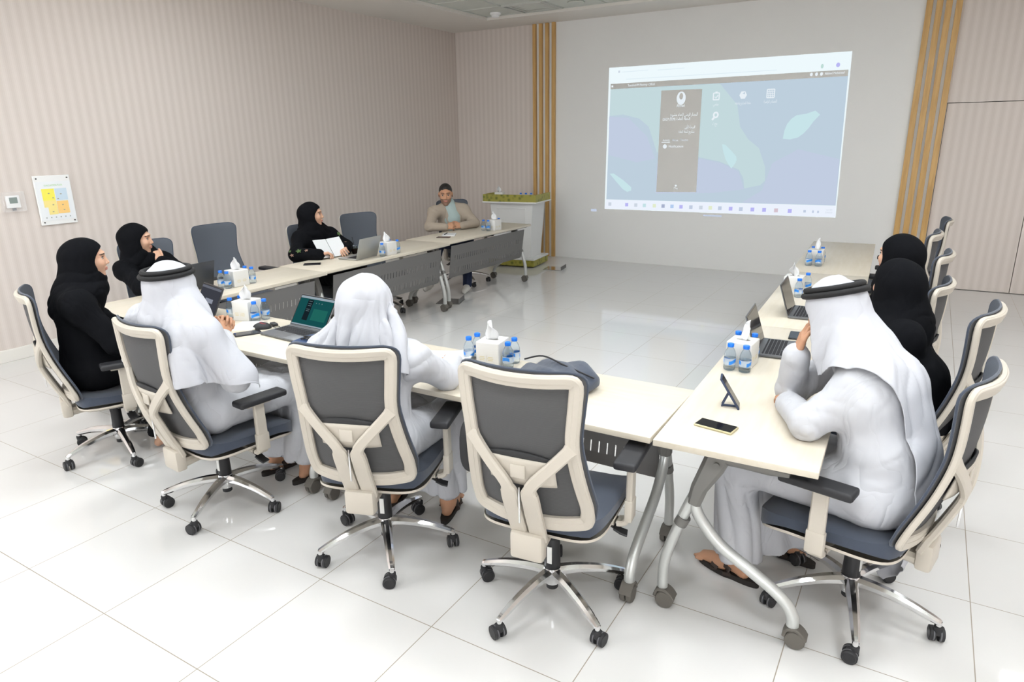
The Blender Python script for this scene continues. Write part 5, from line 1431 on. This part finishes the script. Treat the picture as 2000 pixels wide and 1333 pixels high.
# --- man J: white robe, headscarf with black cord, right hand at his face, at the right row
org = (1.973, .917, 0)
J = joints(1.973, .917, 163, lean=.14)
P = J['P']
J.update(head=A3((1.785, 1.055, 1.165)), neck=A3((1.875, 1.02, 1.045)), shL=A3((1.925, .865, .955)), shR=A3((1.865, 1.215, .965)), chest=P(0, .0, .90), belly=P(0, -.05, .72),
         elL=A3((1.765, .79, .805)), wrL=A3((1.665, 1.015, .782)), elR=A3((1.655, 1.14, .80)), wrR=A3((1.672, 1.035, .985)),
         knL=P(-.16, .44, .54), knR=P(.17, .42, .55), anL=P(-.14, .40, .085), anR=P(.16, .30, .085))
body = robe_sdf(J, hem=.11, loose=.012)
pJ = person('man in white with a black head cord holding his hand to his face', org, J, (-.86, .38, -.34), M_SKINM,
            hand_kw=dict(R=dict(dir=(.22, .02, .97), palm=(.85, .25, -.1), side=1, curl=(14, 18, 14), thumb=20), L=dict(dir=(-.35, .9, .0), palm=(.2, -.1, -.95), side=-1, curl=(35, 45, 30))), feet=True)
robe_mesh('robe', body, J, M_WCLOTH, pJ, org, seed=9, amp=1.1)
g, hd = ghutra(J, body, pJ, org, W_=.56, H_=.95, left=.58, front=.115, nu=54, nv=44, tail=.95, puff=.010, attract=.12, rng=.03, wind=(1.6, -.3, 0), rip=.03, nf=8, bell=.42, chair=(1.973, .917, 168, .035), fold=.022, ff=5.5, seed=7)
agal(J, hd, pJ, org, z0=.078, tilt=.06)
for s in 'LR': sandal(pJ, org, J['an' + s] - J['f'] * .03, J['f'])

# --- woman A: black abaya and headscarf in profile, leftmost
def woman(key, label, org, J, look, body_kw, hand_kw, face=(.112, .094), skinm=M_SKINL, seed=0, up_=(0, 0, 1), feet=False, hs=.93, sc=1.0, amp=1.0):
    p = person(label, org, J, look, skinm, hs=hs, hand_kw=hand_kw, feet=feet, up_=up_)
    b = robe_sdf(J, **body_kw); robe_mesh('abaya', b, J, M_BCLOTH, p, org, h=.010, seed=seed, amp=amp)
    hijab_mesh(hijab_sdf(J, hs * sc, face), J, p, org, seed=seed, amp=amp)
    return p
org = (-2.04, .32, 0)
J = joints(-2.04, .32, 66, lean=.05)
P = J['P']
J.update(head=A3((-2.065, .345, 1.185)), neck=A3((-2.075, .30, 1.05)), shR=P(.17, -.09, .965), shL=P(-.17, -.09, .965), elR=P(.235, .06, .74), wrR=P(.10, .29, .68), elL=P(-.24, .06, .74), wrL=P(-.06, .28, .68),
         knR=P(.13, .38, .55), knL=P(-.11, .40, .55), anR=P(.10, .22, .085), anL=P(-.10, .30, .085))
pA = woman('A', 'woman in black abaya and headscarf seen in profile, leftmost, seated beside the near table', org, J, (.50, .87, -.05), dict(hem=.10, sleeve=.07, cuff=.06), dict(R=dict(dir=(-.1, .9, -.1), palm=(-.5, 0, -.8), side=1), L=dict(dir=(.6, .6, -.1), palm=(.3, 0, -.9), side=-1)), seed=2, feet=True)
# --- woman W
org = (-3.17, 1.46, 0)
J = joints(-3.17, 1.46, -3, lean=.15)
J.update(head=A3((-3.10, 1.26, 1.115)), neck=A3((-3.13, 1.29, .985)), shR=A3((-3.12, 1.13, .90)), shL=A3((-3.17, 1.47, .91)), chest=A3((-3.16, 1.33, .84)), belly=A3((-3.22, 1.42, .70)),
         elR=A3((-2.88, 1.10, .79)), wrR=A3((-2.66, 1.18, .785)), elL=A3((-2.86, 1.52, .79)), wrL=A3((-3.0, 1.355, .935)))
pW = woman('W', 'woman in black abaya and headscarf resting her chin on her hand, against the left wall', org, J, (.72, .69, -.06), dict(hem=.12, sleeve=.065, cuff=.055), dict(L=dict(dir=(-.35, -.30, .85), palm=(-.8, .1, -.25), side=-1, curl=(75, 90, 50), thumb=25), R=dict(dir=(.9, .3, 0), palm=(0, 0, -1), side=1)), seed=3)
# --- woman G
org = (-2.99, 3.06, 0)
J = joints(-2.99, 3.06, -8, lean=.06)
J.update(head=A3((-3.08, 3.01, 1.125)), neck=A3((-3.10, 3.02, .995)), shR=A3((-3.11, 2.85, .91)), shL=A3((-3.06, 3.19, .91)), chest=A3((-3.10, 3.03, .85)), belly=A3((-3.10, 3.05, .70)),
         elR=A3((-3.0, 2.68, .79)), wrR=A3((-2.79, 2.78, .79)), elL=A3((-2.93, 3.28, .79)), wrL=A3((-2.78, 3.10, .79)))
pG = woman('G', 'woman in black with green embroidered sleeves holding an open white notebook', org, J, (.80, .60, -.02), dict(hem=.12, sleeve=.065, cuff=.058), dict(R=dict(dir=(.5, .85, .15), palm=(.3, .1, -.9), side=1, curl=(40, 55, 35)), L=dict(dir=(.5, -.75, .2), palm=(.3, .4, -.8), side=-1, curl=(40, 50, 30))), seed=4)
M_EMB = mat('green_embroidery', (.10, .17, .06), .8); M_EMB2 = mat('rose_embroidery', (.28, .17, .13), .8)
def patch(par, org, body, c, n, r, m, k=5):
    """small raised embroidered motif lying on a sleeve"""
    c = A3(c); 
    for _ in range(12): d = body(c[None])[0]; c = c - grad(body, c[None])[0] * (d - .009)
    g_ = grad(body, c[None])[0]; t1 = np.cross(g_, (0, 0, 1)); t1 /= np.linalg.norm(t1); t2 = np.cross(g_, t1)
    v = [c]; 
    for i in range(20):
        a = 2 * math.pi * i / 20; q = r * (.72 + .28 * math.cos(k * a)); v.append(c + t1 * q * math.cos(a) + t2 * q * math.sin(a) * .8 - g_ * .002)
    mb = MB().add([tuple(x - A3(org)) for x in v], [(0, i + 1, (i + 1) % 20 + 1) for i in range(20)])
    o = mb.obj('embroidery', m, par, 60); so = o.modifiers.new('t', 'SOLIDIFY'); so.thickness = .003
b = robe_sdf(J, hem=.12, sleeve=.065, cuff=.058)
for c_, r_, m_ in (((-2.93, 2.66, .83), .03, M_EMB), ((-2.96, 2.58, .80), .022, M_EMB2), ((-2.87, 2.70, .83), .02, M_EMB2), ((-3.0, 2.62, .83), .018, M_EMB), ((-2.95, 3.22, .93), .03, M_EMB), ((-2.84, 3.18, .85), .016, M_EMB2)): patch(pG, org, b, c_, None, r_, m_)
# --- women K and L at the right row
org = (2.04, 1.74, 0)
J = joints(2.04, 1.74, 161, lean=.13)
J.update(head=A3((1.955, 1.86, 1.135)), neck=A3((1.99, 1.83, 1.005)), shL=A3((2.03, 1.66, .93)), shR=A3((1.95, 1.99, .93)), chest=A3((2.0, 1.80, .86)), elL=A3((1.93, 1.58, .80)), wrL=A3((1.80, 1.74, .785)), elR=A3((1.90, 2.08, .80)), wrR=A3((1.80, 1.96, .785)))
pK = woman('K', 'nearer of the two women in black on the right row', org, J, (-.72, .69, -.05), dict(hem=.12, loose=.01), dict(L=dict(dir=(-.9, .3, 0), palm=(0, 0, -1), side=-1), R=dict(dir=(-.9, -.2, 0), palm=(0, 0, -1), side=1)), seed=6, amp=.5)
org = (1.90, 2.54, 0)
J = joints(1.90, 2.54, 171, lean=.06)
J.update(head=A3((1.93, 2.60, 1.155)), neck=A3((1.95, 2.58, 1.02)), elL=A3((1.80, 2.36, .80)), wrL=A3((1.68, 2.54, .785)), elR=A3((1.84, 2.84, .80)), wrR=A3((1.68, 2.72, .785)))
pL = woman('L', 'farther of the two women in black on the right row, her eye and nose showing', org, J, (-.88, .47, -.03), dict(hem=.12), dict(L=dict(dir=(-.9, .3, 0), palm=(0, 0, -1), side=-1), R=dict(dir=(-.9, -.2, 0), palm=(0, 0, -1), side=1)), seed=8, amp=.5)

# --- man D in a beige blazer
org = (-3.02, 5.46, 0)
J = joints(-3.02, 5.46, -38, lean=.08)
P = J['P']
J.update(head=A3((-3.10, 5.22, 1.15)), neck=A3((-3.11, 5.28, 1.02)), shR=A3((-3.20, 5.10, .94)), shL=A3((-2.98, 5.42, .95)), chest=A3((-3.10, 5.32, .86)), belly=A3((-3.09, 5.36, .72)), pelvis=A3((-3.06, 5.40, .56)),
         elR=A3((-3.10, 4.86, .795)), wrR=A3((-2.90, 4.93, .795)), elL=A3((-2.78, 5.38, .80)), wrL=A3((-2.80, 5.11, .795)),
         hipR=A3((-3.08, 5.32, .55)), hipL=A3((-2.96, 5.44, .55)), knR=A3((-3.0, 4.92, .60)), knL=A3((-2.72, 5.12, .54)), anR=A3((-2.98, 4.66, .16)), anL=A3((-2.70, 5.05, .085)))
pD = person('man in a beige blazer and pale green shirt with clasped hands', org, J, (.56, -.80, -.12), M_SKINM, hs=1.08, stub=True,
            hand_kw=dict(R=dict(dir=(.75, .55, .1), palm=(-.1, .75, -.3), side=1, curl=(45, 55, 35)), L=dict(dir=(-.45, -.75, .1), palm=(-.75, .2, -.3), side=-1, curl=(45, 55, 35))))
S = robe_sdf(J, sleeve=.056, cuff=.044, knee=False)
f, r = J['f'], J['r']; Rb = np.stack([r, f, A3((0, 0, 1))], 1)
chestf = J['chest'] + f * .12
S.cut(chestf + r * .028 + A3((0, 0, .035)), (.070, .085, .23), Rb, .01); S.plane(J['neck'] + A3((0, 0, .035)), A3((0, 0, 1)) + .35 * f)
robe_mesh('blazer', S, J, M_BLAZER, pD, org, h=.009, amp=.8, seed=7)
Q = Sdf(); Q.ell(J['belly'], (.158, .128, .15), Rb, .05); Q.ell(J['chest'], (.165, .118, .165), Rb, .06); Q.cone(J['neck'] - A3((0, 0, .05)), J['neck'] + A3((0, 0, .026)), .090, .070, .03); Q.cone(J['neck'] + f * .02 - A3((0, 0, .03)), J['chest'] + f * .045, .085, .11, .05)
robe_mesh('shirt', Q, J, M_SHIRT, pD, org, h=.009, amp=.8)
lap = MB()
for q in (-1, 1):
    pts = [J['neck'] + r * q * .062 + A3((0, 0, .03)) - f * .01, J['neck'] + r * q * .072 + f * .075 - A3((0, 0, .03)), J['chest'] + r * q * .088 + f * .118 + A3((0, 0, .03)), J['chest'] + r * q * .060 + f * .130 - A3((0, 0, .12))]
    pts = spline([tuple(p_ - A3(org)) for p_ in pts], 6); k = len(pts)
    lap.sweep(pts, [.02 + .025 * math.sin(math.pi * i / (k - 1)) for i in range(k)], .008, tuple(f + r * q * .4), ch=.3)
lap.obj('lapels', M_BLAZER, pD, 60)
T_ = Sdf(); T_.ell(J['pelvis'], (.175, .15, .12), Rb, .05)
for s in 'LR': T_.cone(J['hip' + s], J['kn' + s], .095, .068, .04).cone(J['kn' + s], J['an' + s], .066, .052, .03)
robe_mesh('trousers', T_, J, M_NAVY, pD, org, h=.011, amp=.6)
Rm, c = J['Rm'], J['head']; H = Sdf(); Wd = lambda x, y, z: c + 1.08 * (Rm @ A3((x, y, z)))
H.ell(Wd(0, -.020, .040), (.0825, .101, .0925), Rm, .01); H.cut(Wd(0, .125, .0), (.074, .095, .098), Rm, .006); H.cut(Wd(0, .14, -.06), (.11, .13, .10), Rm, .006); H.cut(Wd(0, .03, -.075), (.2, .2, .075), Rm, .012)
V, F = surface_net(H, *H.bounds(.01), .003); V = V + grad(H, V) * (.0012 * wave(V, 220, 2))[:, None]
mesh_np('hair', V, F, M_HAIR, pD, org)
w_ = J['wrL'] * .82 + J['elL'] * .18 - A3(org); d_ = (J['elL'] - J['wrL']); d_ /= np.linalg.norm(d_)
MB().tube([tuple(w_ - d_ * .012), tuple(w_ + d_ * .012)], .034, 18).obj('wristwatch', M_BLACK, pD)
for s in 'LR':
    a = J['an' + s] - A3(org); d = A3((.35, -.93, 0))
    sh = Sdf(); sh.chain([a - d * .03 - A3((0, 0, .035)), a + d * .06 - A3((0, 0, .035)), a + d * .17 - A3((0, 0, .05))], [.042, .04, .03], .03)
    V, F = surface_net(sh, *sh.bounds(.01), .006); mesh_np('shoe', V, F, mat('white_trainer', (.62, .60, .56), .6), pD)
